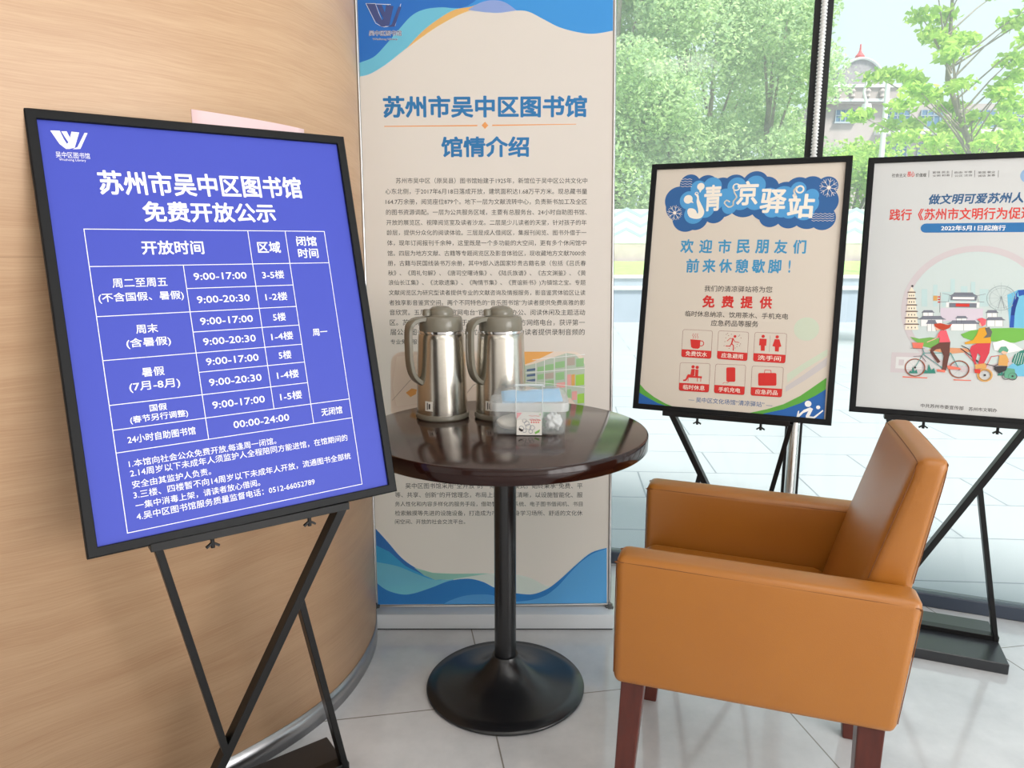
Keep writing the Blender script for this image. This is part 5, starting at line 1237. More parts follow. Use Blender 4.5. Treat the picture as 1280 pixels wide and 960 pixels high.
# domed building far beyond
t = thing('domed_building', 'pale stone building with an arched gable and small red finial, far beyond the trees', 'building', (27.36, 60, 0))
STONE = mat('pale_stone', (182, 168, 164), rough=0.8, var=0.05, vscale=1)
bm = bmesh.new(); box(bm, -3.6, 34, 0, 10, 0, 13.0); build('main_block', bm, STONE, t)
bm = bmesh.new(); box(bm, -2.6, 3.0, -0.5, 3, 12.9, 14.2); build('parapet', bm, mat('stone_parapet', (174, 160, 156), rough=0.8), t)
bm = bmesh.new()
arc = [(1.75 * cos(pi * k / 24), 14.3 + 1.9 * sin(pi * k / 24)) for k in range(25)]
a = [bm.verts.new((x, -0.4, z)) for x, z in arc]; b_ = [bm.verts.new((x, 2.5, z)) for x, z in arc]
bm.faces.new(a); bm.faces.new(list(reversed(b_)))
for i in range(24): bm.faces.new((a[i], a[i + 1], b_[i + 1], b_[i]))
bm.faces.new((a[24], a[0], b_[0], b_[24]))
build('arched_gable', bm, mat('carved_stone', (156, 148, 152), rough=0.8, var=0.25, vscale=9), t)
bm = bmesh.new(); tube(bm, [(1.82 * cos(pi * k / 24), -0.5, 14.3 + 1.97 * sin(pi * k / 24)) for k in range(25)], 0.1, 8); box(bm, -2.7, 3.1, -0.65, 0.2, 14.1, 14.32); box(bm, -2.7, 3.1, -0.65, 0.2, 13.05, 13.25); build('cornice', bm, CAP, t)
bm = bmesh.new(); lathe(bm, [(0, 16.15), (0.24, 16.2), (0.36, 16.35), (0.34, 16.55), (0.14, 16.8), (0.07, 17.0), (0.05, 17.4), (0, 17.45)], 16); build('finial', bm, mat('red_finial', (206, 70, 74), rough=0.5), t)
for x in (-1.7, -0.6, 0.6, 1.7):
    bm = bmesh.new(); lathe(bm, [(0, 13.38), (0.22, 13.4), (0.15, 13.6), (0.24, 13.8), (0.1, 14.0), (0, 14.02)], 8, x, -0.6); build('carved_letter', bm, STONE, t)
for x0, x1, z0, z1 in ((-1.6, -0.1, 11.6, 12.5), (2.3, 4.3, 11.2, 12.5), (5.2, 7.2, 11.2, 12.5), (9.0, 11.2, 11.2, 12.5), (12.4, 14.6, 11.2, 12.5), (2.3, 4.3, 8.6, 10.0), (5.2, 7.2, 8.6, 10.0)):
    bm = bmesh.new(); box(bm, x0, x1, -0.12, 0.05, z0, z1); w = build('window', bm, mat('blue_tinted_glass', (92, 122, 150), rough=0.3), t)
    bm = bmesh.new()
    for k in range(5): box(bm, x0 + (x1 - x0) * k / 4 - 0.025, x0 + (x1 - x0) * k / 4 + 0.025, -0.18, -0.12, z0, z1)
    box(bm, x0, x1, -0.18, -0.12, z1 - 0.45, z1 - 0.4); box(bm, x0 - .1, x1 + .1, -0.25, 0, z0 - 0.12, z0)
    build('window_frame', bm, mat('grey_window_frame', (170, 178, 184), rough=0.6), w)
bm = bmesh.new(); box(bm, 1.6, 20, -0.9, 0, 10.6, 10.95); box(bm, 1.6, 20, -0.9, 0, 7.6, 7.9); build('ledge', bm, CAP, t)

# lamp post
t = thing('lamp_post', 'slim white lamp post with a curved arm, between the low trees outside', 'lamp', (8.13, 16.4, 0.835))
bm = bmesh.new(); lathe(bm, [(0, 0), (0.11, 0), (0.11, 0.15), (0.062, 0.2), (0.05, 4.2), (0.03, 4.25), (0, 4.25)], 16); build('pole', bm, CAP, t, True)
bm = bmesh.new(); tube(bm, [(0, 0, 4.0), (-0.16, 0, 4.28), (-0.42, 0, 4.2), (-0.5, 0, 3.85), (-0.42, 0, 3.6)], 0.03, 8); build('arm', bm, CAP, t, True)
bm = bmesh.new(); lathe(bm, [(0, 3.62), (0.09, 3.6), (0.11, 3.5), (0.06, 3.42), (0, 3.4)], 12, -0.42, 0); build('lamp_head', bm, CAP, t, True)

# ------------------------------------------------------------------ poster stands
def poster_stand(name, label, loc, yaw, zb, lean, roll, art, sheet_mat, mirror=False, order=()):
    t = thing(name, label, 'sign', loc, radians(yaw))
    le, ro = radians(lean), radians(roll)
    def B(u, v, n):                              # board coordinates (metres; n towards the reader) -> stand coordinates
        u2 = u * cos(ro) - v * sin(ro); v2 = u * sin(ro) + v * cos(ro)
        return (u2, v2 * sin(le) - n * cos(le), zb + v2 * cos(le) + n * sin(le))
    HW, HH, FW, D = 0.296, 0.7945, 0.0175, 0.024
    bm = bmesh.new()
    prof = [(0, -D), (0, -0.002), (0.0025, 0), (FW - 0.001, 0), (FW, -0.001), (FW, -D)]     # (inset, n)
    loops = []
    for ins, n in prof:
        loops.append([bm.verts.new(B(x, y, n)) for x, y in ((-HW + ins, ins), (HW - ins, ins), (HW - ins, HH - ins), (-HW + ins, HH - ins))])
    for A_, B_ in zip(loops, loops[1:] + loops[:1]):
        for k in range(4): bm.faces.new((A_[k], A_[(k + 1) % 4], B_[(k + 1) % 4], B_[k]))
    build('frame', bm, FRAMEBLK, t)
    bm = bmesh.new(); w, h0, h1 = HW - FW + 0.002, FW - 0.002, HH - FW + 0.002
    hexa(bm, [B(-w, h0, -0.011), B(w, h0, -0.011), B(w, h0, -0.007), B(-w, h0, -0.007), B(-w, h1, -0.011), B(w, h1, -0.011), B(w, h1, -0.007), B(-w, h1, -0.007)])
    sh = build('poster', bm, sheet_mat, t)
    bm = bmesh.new(); w = HW - 0.004
    hexa(bm, [B(-w, 0.004, -0.022), B(w, 0.004, -0.022), B(w, 0.004, -0.012), B(-w, 0.004, -0.012), B(-w, HH - .004, -0.022), B(w, HH - .004, -0.022), B(w, HH - .004, -0.012), B(-w, HH - .004, -0.012)])
    build('back_panel', bm, BLACK, t)
    for nm, ops in art.items():
        print_part(nm, ops, lambda x, y, l: B(x / 1000, y / 1000, -0.007 + l), sh, ink)
    s = -1 if mirror else 1
    zt = zb - 0.006
    PT = 0.034
    yb = 0.012                                    # legs slope back from the frame to the foot bar
    def yl(z): return yb + (0.085 - yb) * (zt - z) / (zt - PT)
    # top bar, long diagonal, two short struts, foot bar, base plate
    bm = bmesh.new(); bar(bm, (-0.198, yb, zt), (0.182, yb, zt), 0.016, 0.03, (0, 1, 0), 0.001); build('top_bar', bm, BLACK, t)
    def leg(u0, z0, u1, z1, w=0.017):
        bm = bmesh.new(); bar(bm, (s * u0, yl(z0), z0), (s * u1, yl(z1), z1), w, 0.03, (0, 1, 0), 0.001); return build('leg', bm, BLACK, t)
    k = (zt - PT) / 0.65
    leg(0.17, zt, -0.17, PT, 0.018)
    leg(-0.186, zt, -0.085, PT + 0.165 * k, 0.014)
    leg(0.074, PT + 0.474 * k, 0.178, PT, 0.014)
    bm = bmesh.new(); bar(bm, (-0.185, 0.085, PT + 0.008), (0.185, 0.085, PT + 0.008), 0.016, 0.03, (0, 1, 0), 0.001); build('foot_bar', bm, BLACK, t)
    bm = bmesh.new(); box(bm, -0.19, 0.185, -0.066, 0.21, 0.0, PT, 0.002, 1); build('base_plate', bm, mat('black_base_plate', (40, 42, 46), rough=0.3, spec=0.6), t)
    for u in (-0.09, 0.1):
        bm = bmesh.new(); lathe(bm, [(0, zt - 0.03), (0.004, zt - 0.03), (0.004, zt - 0.006), (0, zt - 0.006)], 10, u, yb)
        for sg in (-1, 1): bar(bm, (u, yb, zt - 0.02), (u + sg * 0.012, yb, zt - 0.028), 0.004, 0.006)
        build('wing_bolt', bm, BLACK, t)
    return t

poster_stand('poster_stand', 'black framed stand with the blue library opening-hours poster, in front of the timber wall', (-0.491, 1.332, 0), 35.97, 0.710, 14.34, 0.5, ART['blue'], mat('blue_poster', (64, 76, 182), rough=0.5, spec=0.3))
poster_stand('poster_stand', 'black framed stand with the cream rest-station poster headed by a blue cloud badge', (0.663, 2.157, 0), -23.16, 0.7315, 11.04, -0.23, ART['middle'], mat('cream_poster', (218, 208, 195), rough=0.5, spec=0.3), True)
poster_stand('poster_stand', 'black framed stand with the pale grey cycling poster, behind the orange armchair at right', (1.321, 2.060, 0), -22.5, 0.743, 11.9, -0.23, ART['right'], mat('pale_grey_poster', (212, 213, 212), rough=0.5, spec=0.3))

# ------------------------------------------------------------------ banner stand
t = thing('banner_stand', 'tall cream and blue library banner on a silver base, behind the round table', 'banner', (-0.065, 2.245, 0))
LE, RO = radians(2.8), 0.0083
def BN(x, y, l):                                  # banner sheet millimetres -> stand coordinates
    u, v = (x - RO * y) / 1000, (y + RO * x) / 1000
    return (u, v * sin(LE) - l * cos(LE), 0.058 + v * cos(LE) + l * sin(LE))
BH = 1990
bm = bmesh.new(); bm.faces.new([bm.verts.new(BN(x, y, 0)) for x, y in ((-388, 4), (388, 4), (388, BH), (-388, BH))])
sh = build('banner_sheet', bm, film('cream_banner_film', (235, 220, 211), 0.42), t)
for nm, ops in ART['banner'].items():
    clip = []
    for o in ops:
        if o[0] == 'p': o = ('p', o[1], o[2], [(min(387, max(-387, x)), min(BH - 2, max(6, y))) for x, y in o[3]])
        clip.append(o)
    print_part(nm, clip, lambda x, y, l: BN(x, y, l), sh, film_ink)
for sx in (-1, 1):
    bm = bmesh.new(); tube(bm, [BN(sx * 393, 0, -0.002), BN(sx * 393, BH, -0.002)], 0.0055, 10); build('side_rail', bm, STEEL, t, True)
for yy in (0, BH):
    bm = bmesh.new(); tube(bm, [BN(-393, yy, -0.002), BN(393, yy, -0.002)], 0.006, 10); build('cross_rail', bm, STEEL, t, True)
bm = bmesh.new(); box(bm, -0.402, 0.402, -0.058, 0.075, 0.004, 0.055, 0.004, 2); build('base_box', bm, mat('silver_painted_base', (206, 210, 214), rough=0.35, spec=0.5), t, True)
bm = bmesh.new(); box(bm, -0.398, 0.398, -0.054, 0.07, 0.0, 0.005); build('rubber_strip', bm, mat('black_rubber', (28, 28, 30), rough=0.7), t)
for sx in (-1, 1):
    bm = bmesh.new(); x = sx * 0.393; box(bm, x - 0.013, x + 0.013, -0.014, 0.012, 0.05, 0.062, 0.002, 1); box(bm, x - 0.006, x + 0.006, -0.02, -0.012, 0.052, 0.075, 0.001, 1); build('corner_clip', bm, mat('zinc_clip', (120, 120, 118), rough=0.35, metal=1), t)

# ------------------------------------------------------------------ pink paper notice on the curved wall
seg = [p for p in shift_curve(WALL, 0.0015) if -0.655 < p.x < -0.477 and 1.5 < p.y < 1.785]
o = ribbon('paper_notice', seg, 1.29, 1.512, 0.0008, mat('pale_pink_paper', (246, 214, 216), rough=0.7))
tag(o, 'pale pink paper notice stuck to the timber wall, peeking out above the blue poster frame', 'notice')

# ------------------------------------------------------------------ round table
TZ = 0.765
t = thing('round_table', 'round dark brown glossy table with a black trumpet base', 'table', (-0.019, 1.878, 0))
bm = bmesh.new(); lathe(bm, [(0, TZ - 0.041), (0.374, TZ - 0.041), (0.379, TZ - 0.038), (0.379, TZ - 0.004), (0.377, TZ - 0.001), (0.374, TZ), (0, TZ)], 128)
def table_mat():
    m, nt, b = node_mat('dark_walnut_lacquer'); N = nt.nodes.new; L = nt.links.new
    tc = N('ShaderNodeTexCoord'); mp = N('ShaderNodeMapping'); mp.inputs['Scale'].default_value = (4, 60, 4)
    n = N('ShaderNodeTexNoise'); n.inputs['Scale'].default_value = 1.5; n.inputs['Detail'].default_value = 5
    r = N('ShaderNodeValToRGB'); r.color_ramp.elements[0].color = (*lin((36, 19, 17)), 1); r.color_ramp.elements[1].color = (*lin((62, 36, 30)), 1); r.color_ramp.elements[0].position = .35; r.color_ramp.elements[1].position = .68
    L(tc.outputs['Object'], mp.inputs[0]); L(mp.outputs[0], n.inputs[0]); L(n.outputs['Fac'], r.inputs[0]); L(r.outputs[0], b.inputs['Base Color'])
    b.inputs['Roughness'].default_value = 0.13; b.inputs['Specular IOR Level'].default_value = 0.55; b.inputs['Coat Weight'].default_value = 0.1; b.inputs['Coat Roughness'].default_value = 0.08
    return m
build('tabletop', bm, table_mat(), t, True, 30)
bm = bmesh.new(); lathe(bm, [(0.3785, TZ - 0.0395), (0.3808, TZ - 0.037), (0.3808, TZ - 0.004), (0.3785, TZ - 0.0015)], 128); build('edge_band', bm, mat('dark_cherry_edge', (36, 15, 11), rough=0.12, spec=0.35), t, True, 60)
BASEM = mat('black_powder_coat', (22, 23, 26), rough=0.27, spec=0.6)
bm = bmesh.new(); lathe(bm, [(0, 0.022), (0.0305, 0.022), (0.0305, TZ - 0.041), (0, TZ - 0.041)], 40); build('column', bm, BASEM, t, True, 30)
bm = bmesh.new(); lathe(bm, [(0, 0.0), (0.222, 0.0), (0.226, 0.004), (0.226, 0.009), (0.222, 0.013), (0.19, 0.018), (0.14, 0.029), (0.095, 0.046), (0.065, 0.065), (0.047, 0.083), (0.038, 0.096), (0.036, 0.102), (0.0306, 0.102), (0.03, 0.1), (0, 0.1)], 96); build('trumpet_base', bm, BASEM, t, True, 50)

# ------------------------------------------------------------------ thermos jugs
def sweep(bm, pts, w, th, side):
    pts = [Vector(p) for p in pts]; side = Vector(side).normalized(); rings = []
    ws = w if isinstance(w, (list, tuple)) else [w] * len(pts)
    for i, p in enumerate(pts):
        tt = (pts[min(i + 1, len(pts) - 1)] - pts[max(i - 1, 0)]).normalized(); n = tt.cross(side).normalized()
        c = [(-.5, -.32), (-.36, -.5), (.36, -.5), (.5, -.32), (.5, .32), (.36, .5), (-.36, .5), (-.5, .32)]
        rings.append([bm.verts.new(p + side * (a * ws[i]) + n * (b * th)) for a, b in c])
    for A, B in zip(rings, rings[1:]):
        for k in range(8): bm.faces.new((A[k], A[(k + 1) % 8], B[(k + 1) % 8], B[k]))
    bm.faces.new(rings[0]); bm.faces.new(list(reversed(rings[-1])))

def brushed_mat():
    m, nt, b = node_mat('brushed_stainless'); N = nt.nodes.new; L = nt.links.new
    tc = N('ShaderNodeTexCoord'); mp = N('ShaderNodeMapping'); mp.inputs['Scale'].default_value = (3, 3, 500)
    n = N('ShaderNodeTexNoise'); n.inputs['Scale'].default_value = 1; bu = N('ShaderNodeBump'); bu.inputs['Strength'].default_value = 0.08; bu.inputs['Distance'].default_value = 0.0006
    L(tc.outputs['Object'], mp.inputs[0]); L(mp.outputs[0], n.inputs[0]); L(n.outputs['Fac'], bu.inputs['Height']); L(bu.outputs[0], b.inputs['Normal'])
    b.inputs['Base Color'].default_value = (*lin((205, 200, 190)), 1); b.inputs['Metallic'].default_value = 1; b.inputs['Roughness'].default_value = 0.24
    return m
PLAST = mat('warm_grey_plastic', (124, 119, 106), rough=0.2, spec=0.5)
JUG = 'steel thermos jugs on the round table'
jug = thing('thermos_jug', 'brushed steel thermos jug with grey handle, standing alone left of the plastic box', 'thermos', (-0.2, 2.014, TZ), radians(35), JUG)
jug.scale = (0.975, 0.975, 0.975)
bm = bmesh.new(); lathe(bm, [(0, 0), (0.075, 0), (0.078, 0.003), (0.0785, 0.011), (0.0755, 0.016), (0, 0.016)], 64); build('base_ring', bm, PLAST, jug, True)
bm = bmesh.new(); lathe(bm, [(0.0735, 0.014), (0.0738, 0.03), (0.0725, 0.10), (0.07, 0.17), (0.0672, 0.23), (0.066, 0.247), (0.064, 0.249), (0, 0.249)], 64); build('body', bm, brushed_mat(), jug, True, 50)
bm = bmesh.new(); lathe(bm, [(0.062, 0.248), (0.062, 0.251), (0.0655, 0.2515), (0.0655, 0.256), (0.06, 0.258), (0, 0.258)], 64); build('neck_ring', bm, CHROME, jug, True, 30)
bm = bmesh.new(); lathe(bm, [(0.062, 0.256), (0.0635, 0.259), (0.0628, 0.275), (0.0612, 0.289), (0.0585, 0.295), (0.053, 0.2975), (0.04, 0.2985), (0.036, 0.303), (0, 0.303)], 64)
hexa(bm, [(0.045, -0.02, 0.262), (0.066, -0.012, 0.266), (0.066, 0.012, 0.266), (0.045, 0.02, 0.262), (0.045, -0.02, 0.292), (0.063, -0.01, 0.286), (0.063, 0.01, 0.286), (0.045, 0.02, 0.292)], 0.004, 2)
build('lid', bm, PLAST, jug, True, 40)
bm = bmesh.new(); lathe(bm, [(0.037, 0.301), (0.0375, 0.307), (0.034, 0.316), (0.024, 0.323), (0.01, 0.326), (0, 0.3262)], 48); lathe(bm, [(0, 0.3), (0.011, 0.3), (0.011, 0.314), (0.008, 0.318), (0, 0.318)], 16, -0.046, 0); build('push_button', bm, PLAST, jug, True, 60)
bm = bmesh.new()
hp = smooth_curve([(-0.046, 0, 0.290), (-0.074, 0, 0.289), (-0.095, 0, 0.280), (-0.104, 0, 0.260), (-0.105, 0, 0.21), (-0.103, 0, 0.168), (-0.097, 0, 0.140), (-0.086, 0, 0.121), (-0.069, 0, 0.108)], 5)
sweep(bm, hp, [0.036] * 14 + [0.032] * (len(hp) - 14), 0.015, (0, 1, 0)); build('handle', bm, PLAST, jug, True, 50)
def wrap_label(a0, a1, z0, z1, r0, r1, name, m, parent):
    bm = bmesh.new(); A = []
    for k in range(7):
        a = a0 + (a1 - a0) * k / 6; A.append((bm.verts.new((r0 * cos(a), r0 * sin(a), z0)), bm.verts.new((r1 * cos(a), r1 * sin(a), z1))))
    for p, q in zip(A, A[1:]): bm.faces.new((p[0], q[0], q[1], p[1]))
    return build(name, bm, m, parent, True)
A0 = radians(-90 - 35 - 36)
lb = wrap_label(A0, A0 + 0.34, 0.03, 0.058, 0.0743, 0.0734, 'sticker', mat('white_sticker', (226, 222, 214), rough=0.5), jug); lb['label'] = 'small white sticker'
wrap_label(A0 + 0.09, A0 + 0.13, 0.034, 0.054, 0.07445, 0.0738, 'sticker_print', mat('ink_ink', INK['ink']), lb)
wrap_label(A0 + 0.17, A0 + 0.24, 0.036, 0.051, 0.07445, 0.0738, 'sticker_print', mat('ink_ink', INK['ink']), lb)
def copy_tree(o, parent=None):
    c = o.copy(); COL.objects.link(c); c.parent = parent
    for ch in list(o.children): copy_tree(ch, c)
    return c
jug2 = copy_tree(jug); jug2.location = (-0.032, 2.018, TZ); jug2['label'] = 'brushed steel thermos jug with grey handle, standing right behind the clear plastic box'

# ------------------------------------------------------------------ clear plastic box and what lies inside
def rrect(w, d, r, n=6):
    o = []
    for cx, cy, a0 in ((w - r, d - r, 0), (-w + r, d - r, 90), (-w + r, -d + r, 180), (w - r, -d + r, 270)):
        for k in range(n + 1):
            a = radians(a0 + 90 * k / n); o.append((cx + r * cos(a), cy + r * sin(a)))
    return o
def loft(bm, secs, cap0=True, cap1=True, closed=False):
    rings = [[bm.verts.new((x, y, z)) for x, y in rrect(w, d, r)] for w, d, r, z in secs]
    for A, B in zip(rings, rings[1:]):
        for k in range(len(A)): bm.faces.new((A[k], A[(k + 1) % len(A)], B[(k + 1) % len(A)], B[k]))
    if cap0: bm.faces.new(list(reversed(rings[0])))
    if cap1: bm.faces.new(rings[-1])
def clear_mat(name, alpha, col=(236, 240, 240), rough=0.15):
    m, nt, b = node_mat(name)
    b.inputs['Base Color'].default_value = (*lin(col), 1); b.inputs['Roughness'].default_value = rough; b.inputs['Alpha'].default_value = alpha
    return m
CLEAR = clear_mat('clear_plastic', 0.15); CLEAR2 = clear_mat('clear_plastic_rim', 0.42)
bx = thing('plastic_box', 'small clear plastic box with a domed lid and white sticker, on the round table', 'box', (0.046, 1.846, TZ), radians(-2))
W_, D_ = 0.0955, 0.055
bm = bmesh.new(); loft(bm, [(W_ - .006, D_ - .006, .014, 0.0), (W_ - .002, D_ - .002, .018, 0.004), (W_ + .002, D_ + .002, .02, 0.07), (W_ + .001, D_ + .001, .02, 0.07), (W_ - .0035, D_ - .0035, .018, 0.006), (W_ - .008, D_ - .008, .014, 0.003)]); build('tub', bm, CLEAR, bx, True, 50)
bm = bmesh.new(); loft(bm, [(W_ + .007, D_ + .006, .024, 0.064), (W_ + .008, D_ + .007, .024, 0.078), (W_ + .006, D_ + .005, .024, 0.086), (W_ + .0045, D_ + .0035, .024, 0.084), (W_ + .0045, D_ + .0035, .024, 0.064)], False, False); build('lid_rim', bm, CLEAR2, bx, True, 50)
bm = bmesh.new(); loft(bm, [(W_ + .006, D_ + .005, .024, 0.086), (W_, D_, .024, 0.1), (W_ - .012, D_ - .01, .026, 0.113), (W_ - .03, D_ - .022, .024, 0.119), (W_ - .031, D_ - .023, .024, 0.1175), (W_ - .014, D_ - .012, .026, 0.111), (W_ - .002, D_ - .002, .024, 0.099), (W_ + .0045, D_ + .0035, .024, 0.0855)]); build('lid', bm, CLEAR, bx, True, 50)
bm = bmesh.new(); hp = [(-0.034, -D_ - 0.009, 0.05), (-0.034, -D_ - 0.009, 0.088), (-0.034, -D_ + 0.016, 0.114), (-0.034, -0.02, 0.1195), (-0.034, 0.02, 0.1195)]
for sx in (-1, 1): tube(bm, [(sx * x, y, z) for x, y, z in hp], 0.0014, 6)
tube(bm, [(-0.038, 0.0, 0.118), (-0.036, 0.0, 0.1225), (0.036, 0.0, 0.1225), (0.038, 0.0, 0.118)], 0.003, 6); build('handle', bm, CLEAR2, bx, True)
bm = bmesh.new(); box(bm, -0.033, 0.033, -D_ - 0.010, -D_ - 0.0075, 0.044, 0.088, 0.001, 1); build('latch', bm, clear_mat('clear_latch', 0.22), bx)
bm = bmesh.new(); box(bm, -0.0325, 0.0325, -D_ - 0.0035, -D_ - 0.0015, 0.002, 0.062, 0.0005, 1); st = build('sticker', bm, mat('white_sticker', (226, 222, 214), rough=0.5), bx); st['label'] = 'square white sticker with a pink corner'
def SK(x, y, l): return (x / 1000, -D_ - 0.0036 - l, y / 1000)
rnd = random.Random(5); ops = [('p', 'rt_pink', 1, [(-32, 61), (-18, 61), (-32, 44)])]
for k in range(4): ops.append(('l', 'md_red', 1, 1.6, 0, [(0 + 7 * k, 54 - (k % 2) * 2), (5 + 7 * k, 53)]))
for k in range(5): ops.append(('l', 'md_red', 1, 2.2, 0, [(2 + 5.6 * k, 44 + (k % 2) * 2), (6 + 5.4 * k, 41)]))
for k in range(4): ops.append(('d', 'md_red', 1, 6 + 6 * k, 36, 1.8))
for x, y, r in ((-12, 40, 5), (-6, 33, 6), (-2, 24, 7), (8, 22, 6), (-20, 20, 6), (-12, 14, 5), (4, 12, 5)): ops += [('r', 'rt_slate', 1, x, y, r, 1.1)]
ops += [('p', 'ink', 1, [(-26, 22), (-14, 15), (-20, 11), (-27, 16)]), ('p', 'rt_green', 1, [(14, 10), (28, 18), (26, 10), (16, 5)]), ('p', 'rt_green', 1, [(24, 58), (30, 59), (29, 53)])]
print_part('sticker_print', ops, SK, st, ink, 0.0002)

def soft_lump(name, label, cat, loc, rx, ry, rz, m, seed, rough=0.25, rot=0, group=None):
    bm = bmesh.new(); bmesh.ops.create_icosphere(bm, subdivisions=4, radius=1)
    for v in bm.verts:
        d = 1 + rough * mnoise.noise(v.co * 2.2 + Vector((seed, 0, 0))); v.co = Vector((v.co.x * rx * d, v.co.y * ry * d, v.co.z * rz * d))
    zmin = min(v.co.z for v in bm.verts)
    for v in bm.verts: v.co.z -= zmin
    o = build(name, bm, m, None, True, 180); o.location = loc; o.rotation_euler = (0, 0, rot)
    tag(o, label, cat, group); return o
ZB = TZ + 0.0065
soft_lump('cotton_roll', 'plump cream-white cotton roll in the left half of the clear box', 'cotton', (-0.0, 1.842, ZB), 0.04, 0.034, 0.019, mat('cotton', (232, 226, 214), rough=0.9), 1, 0.1)
soft_lump('green_sachet', 'crumpled pale green sachet in the right half of the clear box', 'sachet', (0.082, 1.862, ZB), 0.026, 0.024, 0.027, mat('pale_green_wrap', (178, 222, 188), rough=0.4), 2, 0.35)
soft_lump('plastic_wrapper', 'crumpled white plastic wrapper at the right end of the clear box', 'wrapper', (0.108, 1.823, ZB), 0.019, 0.016, 0.022, mat('white_wrap', (236, 238, 238), rough=0.3), 4, 0.6)
bm = bmesh.new()
gx, gy = 16, 8
top = [[None] * (gy + 1) for _ in range(gx + 1)]; bot = [[None] * (gy + 1) for _ in range(gx + 1)]
for i in range(gx + 1):
    for j in range(gy + 1):
        x = -0.078 + 0.156 * i / gx; y = -0.038 + 0.076 * j / gy
        e = min(1, min(i, gx - i) / 2.5) * min(1, min(j, gy - j) / 2.0); zc = 0.004 * mnoise.noise((x * 30, y * 30, 3)) + 0.006 * (i / gx) + 0.26 * y
        top[i][j] = bm.verts.new((x, y, zc + 0.0055 * e + 0.0006)); bot[i][j] = bm.verts.new((x, y, zc - 0.0055 * e - 0.0006))
for i in range(gx):
    for j in range(gy):
        bm.faces.new((top[i][j], top[i + 1][j], top[i + 1][j + 1], top[i][j + 1])); bm.faces.new((bot[i][j + 1], bot[i + 1][j + 1], bot[i + 1][j], bot[i][j]))
for i in range(gx):
    bm.faces.new((bot[i][0], bot[i + 1][0], top[i + 1][0], top[i][0])); bm.faces.new((top[i][gy], top[i + 1][gy], bot[i + 1][gy], bot[i][gy]))
for j in range(gy):
    bm.faces.new((top[0][j], top[0][j + 1], bot[0][j + 1], bot[0][j])); bm.faces.new((bot[gx][j], bot[gx][j + 1], top[gx][j + 1], top[gx][j]))
o = build('tissue_packet', bm, mat('sky_blue_film', (120, 186, 232), rough=0.35), None, True, 80); o.location = (0.051, 1.845, TZ + 0.09); o.rotation_euler = (0, 0, radians(4))
tag(o, 'flat sky-blue packet lying on top of the contents under the box lid', 'packet')
bm = bmesh.new(); box(bm, -0.03, 0.03, -0.012, 0.012, 0, 0.055, 0.003, 2)
o = build('tissue_pack', bm, mat('white_tissue', (228, 228, 224), rough=0.7)); o.location = (0.045, 1.872, ZB); tag(o, 'upright white tissue pack at the back of the clear box', 'tissues')

# ------------------------------------------------------------------ armchair
def leather_mat():
    m, nt, b = node_mat('orange_leather'); N = nt.nodes.new; L = nt.links.new
    tc = N('ShaderNodeTexCoord'); n = N('ShaderNodeTexVoronoi'); n.inputs['Scale'].default_value = 420
    bu = N('ShaderNodeBump'); bu.inputs['Strength'].default_value = 0.12; bu.inputs['Distance'].default_value = 0.001
    n2 = N('ShaderNodeTexNoise'); n2.inputs['Scale'].default_value = 6; n2.inputs['Detail'].default_value = 3
    r = N('ShaderNodeValToRGB'); r.color_ramp.elements[0].color = (*lin((163, 99, 27)), 1); r.color_ramp.elements[1].color = (*lin((174, 110, 35)), 1)
    L(tc.outputs['Object'], n.inputs['Vector']); L(n.outputs['Distance'], bu.inputs['Height']); L(bu.outputs[0], b.inputs['Normal'])
    L(tc.outputs['Object'], n2.inputs['Vector']); L(n2.outputs['Fac'], r.inputs[0]); L(r.outputs[0], b.inputs['Base Color'])
    b.inputs['Roughness'].default_value = 0.4; b.inputs['Specular IOR Level'].default_value = 0.5; b.inputs['Coat Weight'].default_value = 0.3; b.inputs['Coat Roughness'].default_value = 0.3
    return m
LEA = leather_mat(); SEAM = mat('dark_brown_thread', (120, 72, 30), rough=0.7); LEG = mat('dark_cherry_wood', (84, 34, 24), rough=0.3, spec=0.5, var=0.2, vscale=12, stretch=(6, 6, 1))
ch = thing('armchair', 'orange leather armchair with dark wooden legs, turned sideways at the right', 'armchair', (0.387, 1.824, 0), radians(-18.5))
def soft_hexa(c8, bevel, seg=4):
    bm = bmesh.new(); hexa(bm, c8, bevel, seg); return bm
def armrest(y0, y1, top):
    bm = soft_hexa([(-0.026, y0, 0.325), (0.517, y0, 0.325), (0.517, y1, 0.325), (-0.026, y1, 0.325), (-0.026, y0, top), (0.542, y0, top - 0.011), (0.542, y1, top - 0.011), (-0.026, y1, top)], 0.018)
    a = build('armrest', bm, LEA, ch, True, 60)
    for yy, s in ((y0, -1), (y1, 1)):
        bm = bmesh.new(); e = 0.0006 * s
        tube(bm, smooth_curve([(-0.0262, yy - s * 0.014, 0.345), (-0.0262, yy - s * 0.014, top - 0.035), (-0.020, yy - s * 0.007, top - 0.018), (-0.006, yy - s * 0.002, top - 0.0125), (0.25, yy - s * 0.002, top - 0.018), (0.51, yy - s * 0.002, top - 0.0235), (0.533, yy - s * 0.006, top - 0.032), (0.5385, yy - s * 0.01, top - 0.05), (0.519, yy - s * 0.012, 0.345)], 4), 0.001, 6)
        build('seam', bm, SEAM, a, True)
    return a
armrest(-0.47, -0.392, 0.613); armrest(-0.022, 0.056, 0.628)
bm = soft_hexa([(-0.012, -0.392, 0.33), (0.5, -0.392, 0.33), (0.5, -0.022, 0.33), (-0.012, -0.022, 0.33), (-0.02, -0.392, 0.40), (0.5, -0.392, 0.40), (0.5, -0.022, 0.40), (-0.02, -0.022, 0.40)], 0.012); build('seat_frame', bm, LEA, ch, True, 60)
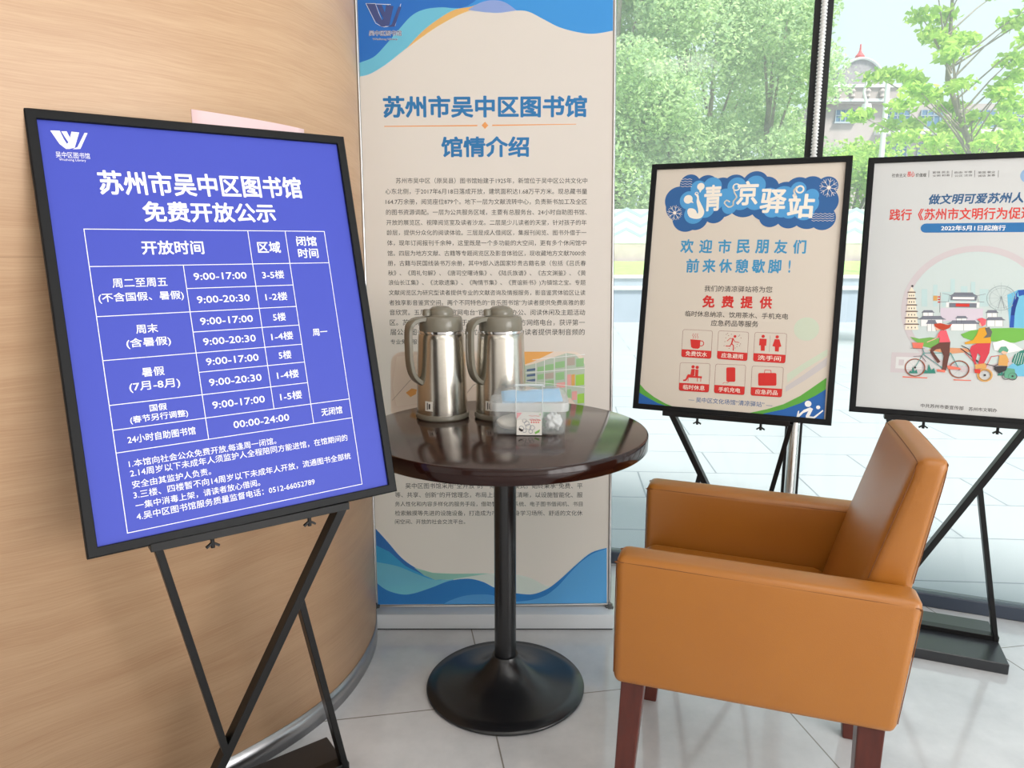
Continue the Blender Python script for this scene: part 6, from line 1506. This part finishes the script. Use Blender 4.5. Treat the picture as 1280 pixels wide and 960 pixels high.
bm = soft_hexa([(-0.022, -0.39, 0.40), (0.43, -0.39, 0.40), (0.43, -0.024, 0.40), (-0.022, -0.024, 0.40), (-0.022, -0.39, 0.475), (0.42, -0.39, 0.465), (0.42, -0.024, 0.465), (-0.022, -0.024, 0.475)], 0.03, 5); build('seat_cushion', bm, LEA, ch, True, 60)
# backrest: leaning, slightly bulging front
bm = bmesh.new(); NX, NZ = 10, 14; y0, y1 = -0.388, -0.026
def back_pt(i, j, front):
    f = j / NZ; z = 0.40 + 0.45 * f
    s = i / NX; y = y0 + (y1 - y0) * s
    x = (0.398 + 0.277 * (z - 0.40) - 0.014 * sin(pi * s) * sin(pi * min(1, f * 1.1))) if front else (0.508 + 0.16 * (z - 0.40))
    return (x, y, z)
fr_ = [[bm.verts.new(back_pt(i, j, True)) for j in range(NZ + 1)] for i in range(NX + 1)]; bk_ = [[bm.verts.new(back_pt(i, j, False)) for j in range(NZ + 1)] for i in range(NX + 1)]
for i in range(NX):
    for j in range(NZ):
        bm.faces.new((fr_[i][j], fr_[i][j + 1], fr_[i + 1][j + 1], fr_[i + 1][j])); bm.faces.new((bk_[i][j], bk_[i + 1][j], bk_[i + 1][j + 1], bk_[i][j + 1]))
    bm.faces.new((fr_[i][NZ], bk_[i][NZ], bk_[i + 1][NZ], fr_[i + 1][NZ])); bm.faces.new((fr_[i][0], fr_[i + 1][0], bk_[i + 1][0], bk_[i][0]))
for j in range(NZ):
    bm.faces.new((fr_[0][j], bk_[0][j], bk_[0][j + 1], fr_[0][j + 1])); bm.faces.new((fr_[NX][j], fr_[NX][j + 1], bk_[NX][j + 1], bk_[NX][j]))
bmesh.ops.recalc_face_normals(bm, faces=bm.faces)
es = [e for e in bm.edges if len(e.link_faces) == 2 and e.calc_face_angle() > 0.9]
bmesh.ops.bevel(bm, geom=es, offset=0.02, segments=4, profile=0.5, affect='EDGES', clamp_overlap=True)
bk = build('backrest', bm, LEA, ch, True, 60)
for front, off in ((True, 0.006), (False, -0.006)):
    bm = bmesh.new(); P = []
    e = 0.0035
    x = lambda z: (0.398 + 0.277 * (z - 0.40) + 0.004) if front else (0.508 + 0.16 * (z - 0.40) - 0.004)
    P = [(x(z), y0 + e, z) for z in (0.60, 0.70, 0.80)] + [(x(0.83), y0 + 0.01, 0.832), (x(0.838), y0 + 0.025, 0.841), (x(0.84), (y0 + y1) / 2, 0.843), (x(0.838), y1 - 0.025, 0.841), (x(0.83), y1 - 0.01, 0.832)] + [(x(z), y1 - e, z) for z in (0.80, 0.70, 0.60)]
    tube(bm, smooth_curve(P, 4), 0.001, 6); build('seam', bm, SEAM, bk, True)
for x, y, dx in ((0.014, -0.42, -0.02), (0.478, -0.42, 0.0), (0.02, 0.0, -0.02), (0.49, 0.0, 0.024)):
    bm = bmesh.new(); a, b_ = 0.025, 0.0195
    hexa(bm, [(x + dx - b_, y - b_, 0), (x + dx + b_, y - b_, 0), (x + dx + b_, y + b_, 0), (x + dx - b_, y + b_, 0), (x - a, y - a, 0.328), (x + a, y - a, 0.328), (x + a, y + a, 0.328), (x - a, y + a, 0.328)], 0.003, 2)
    build('leg', bm, LEG, ch)
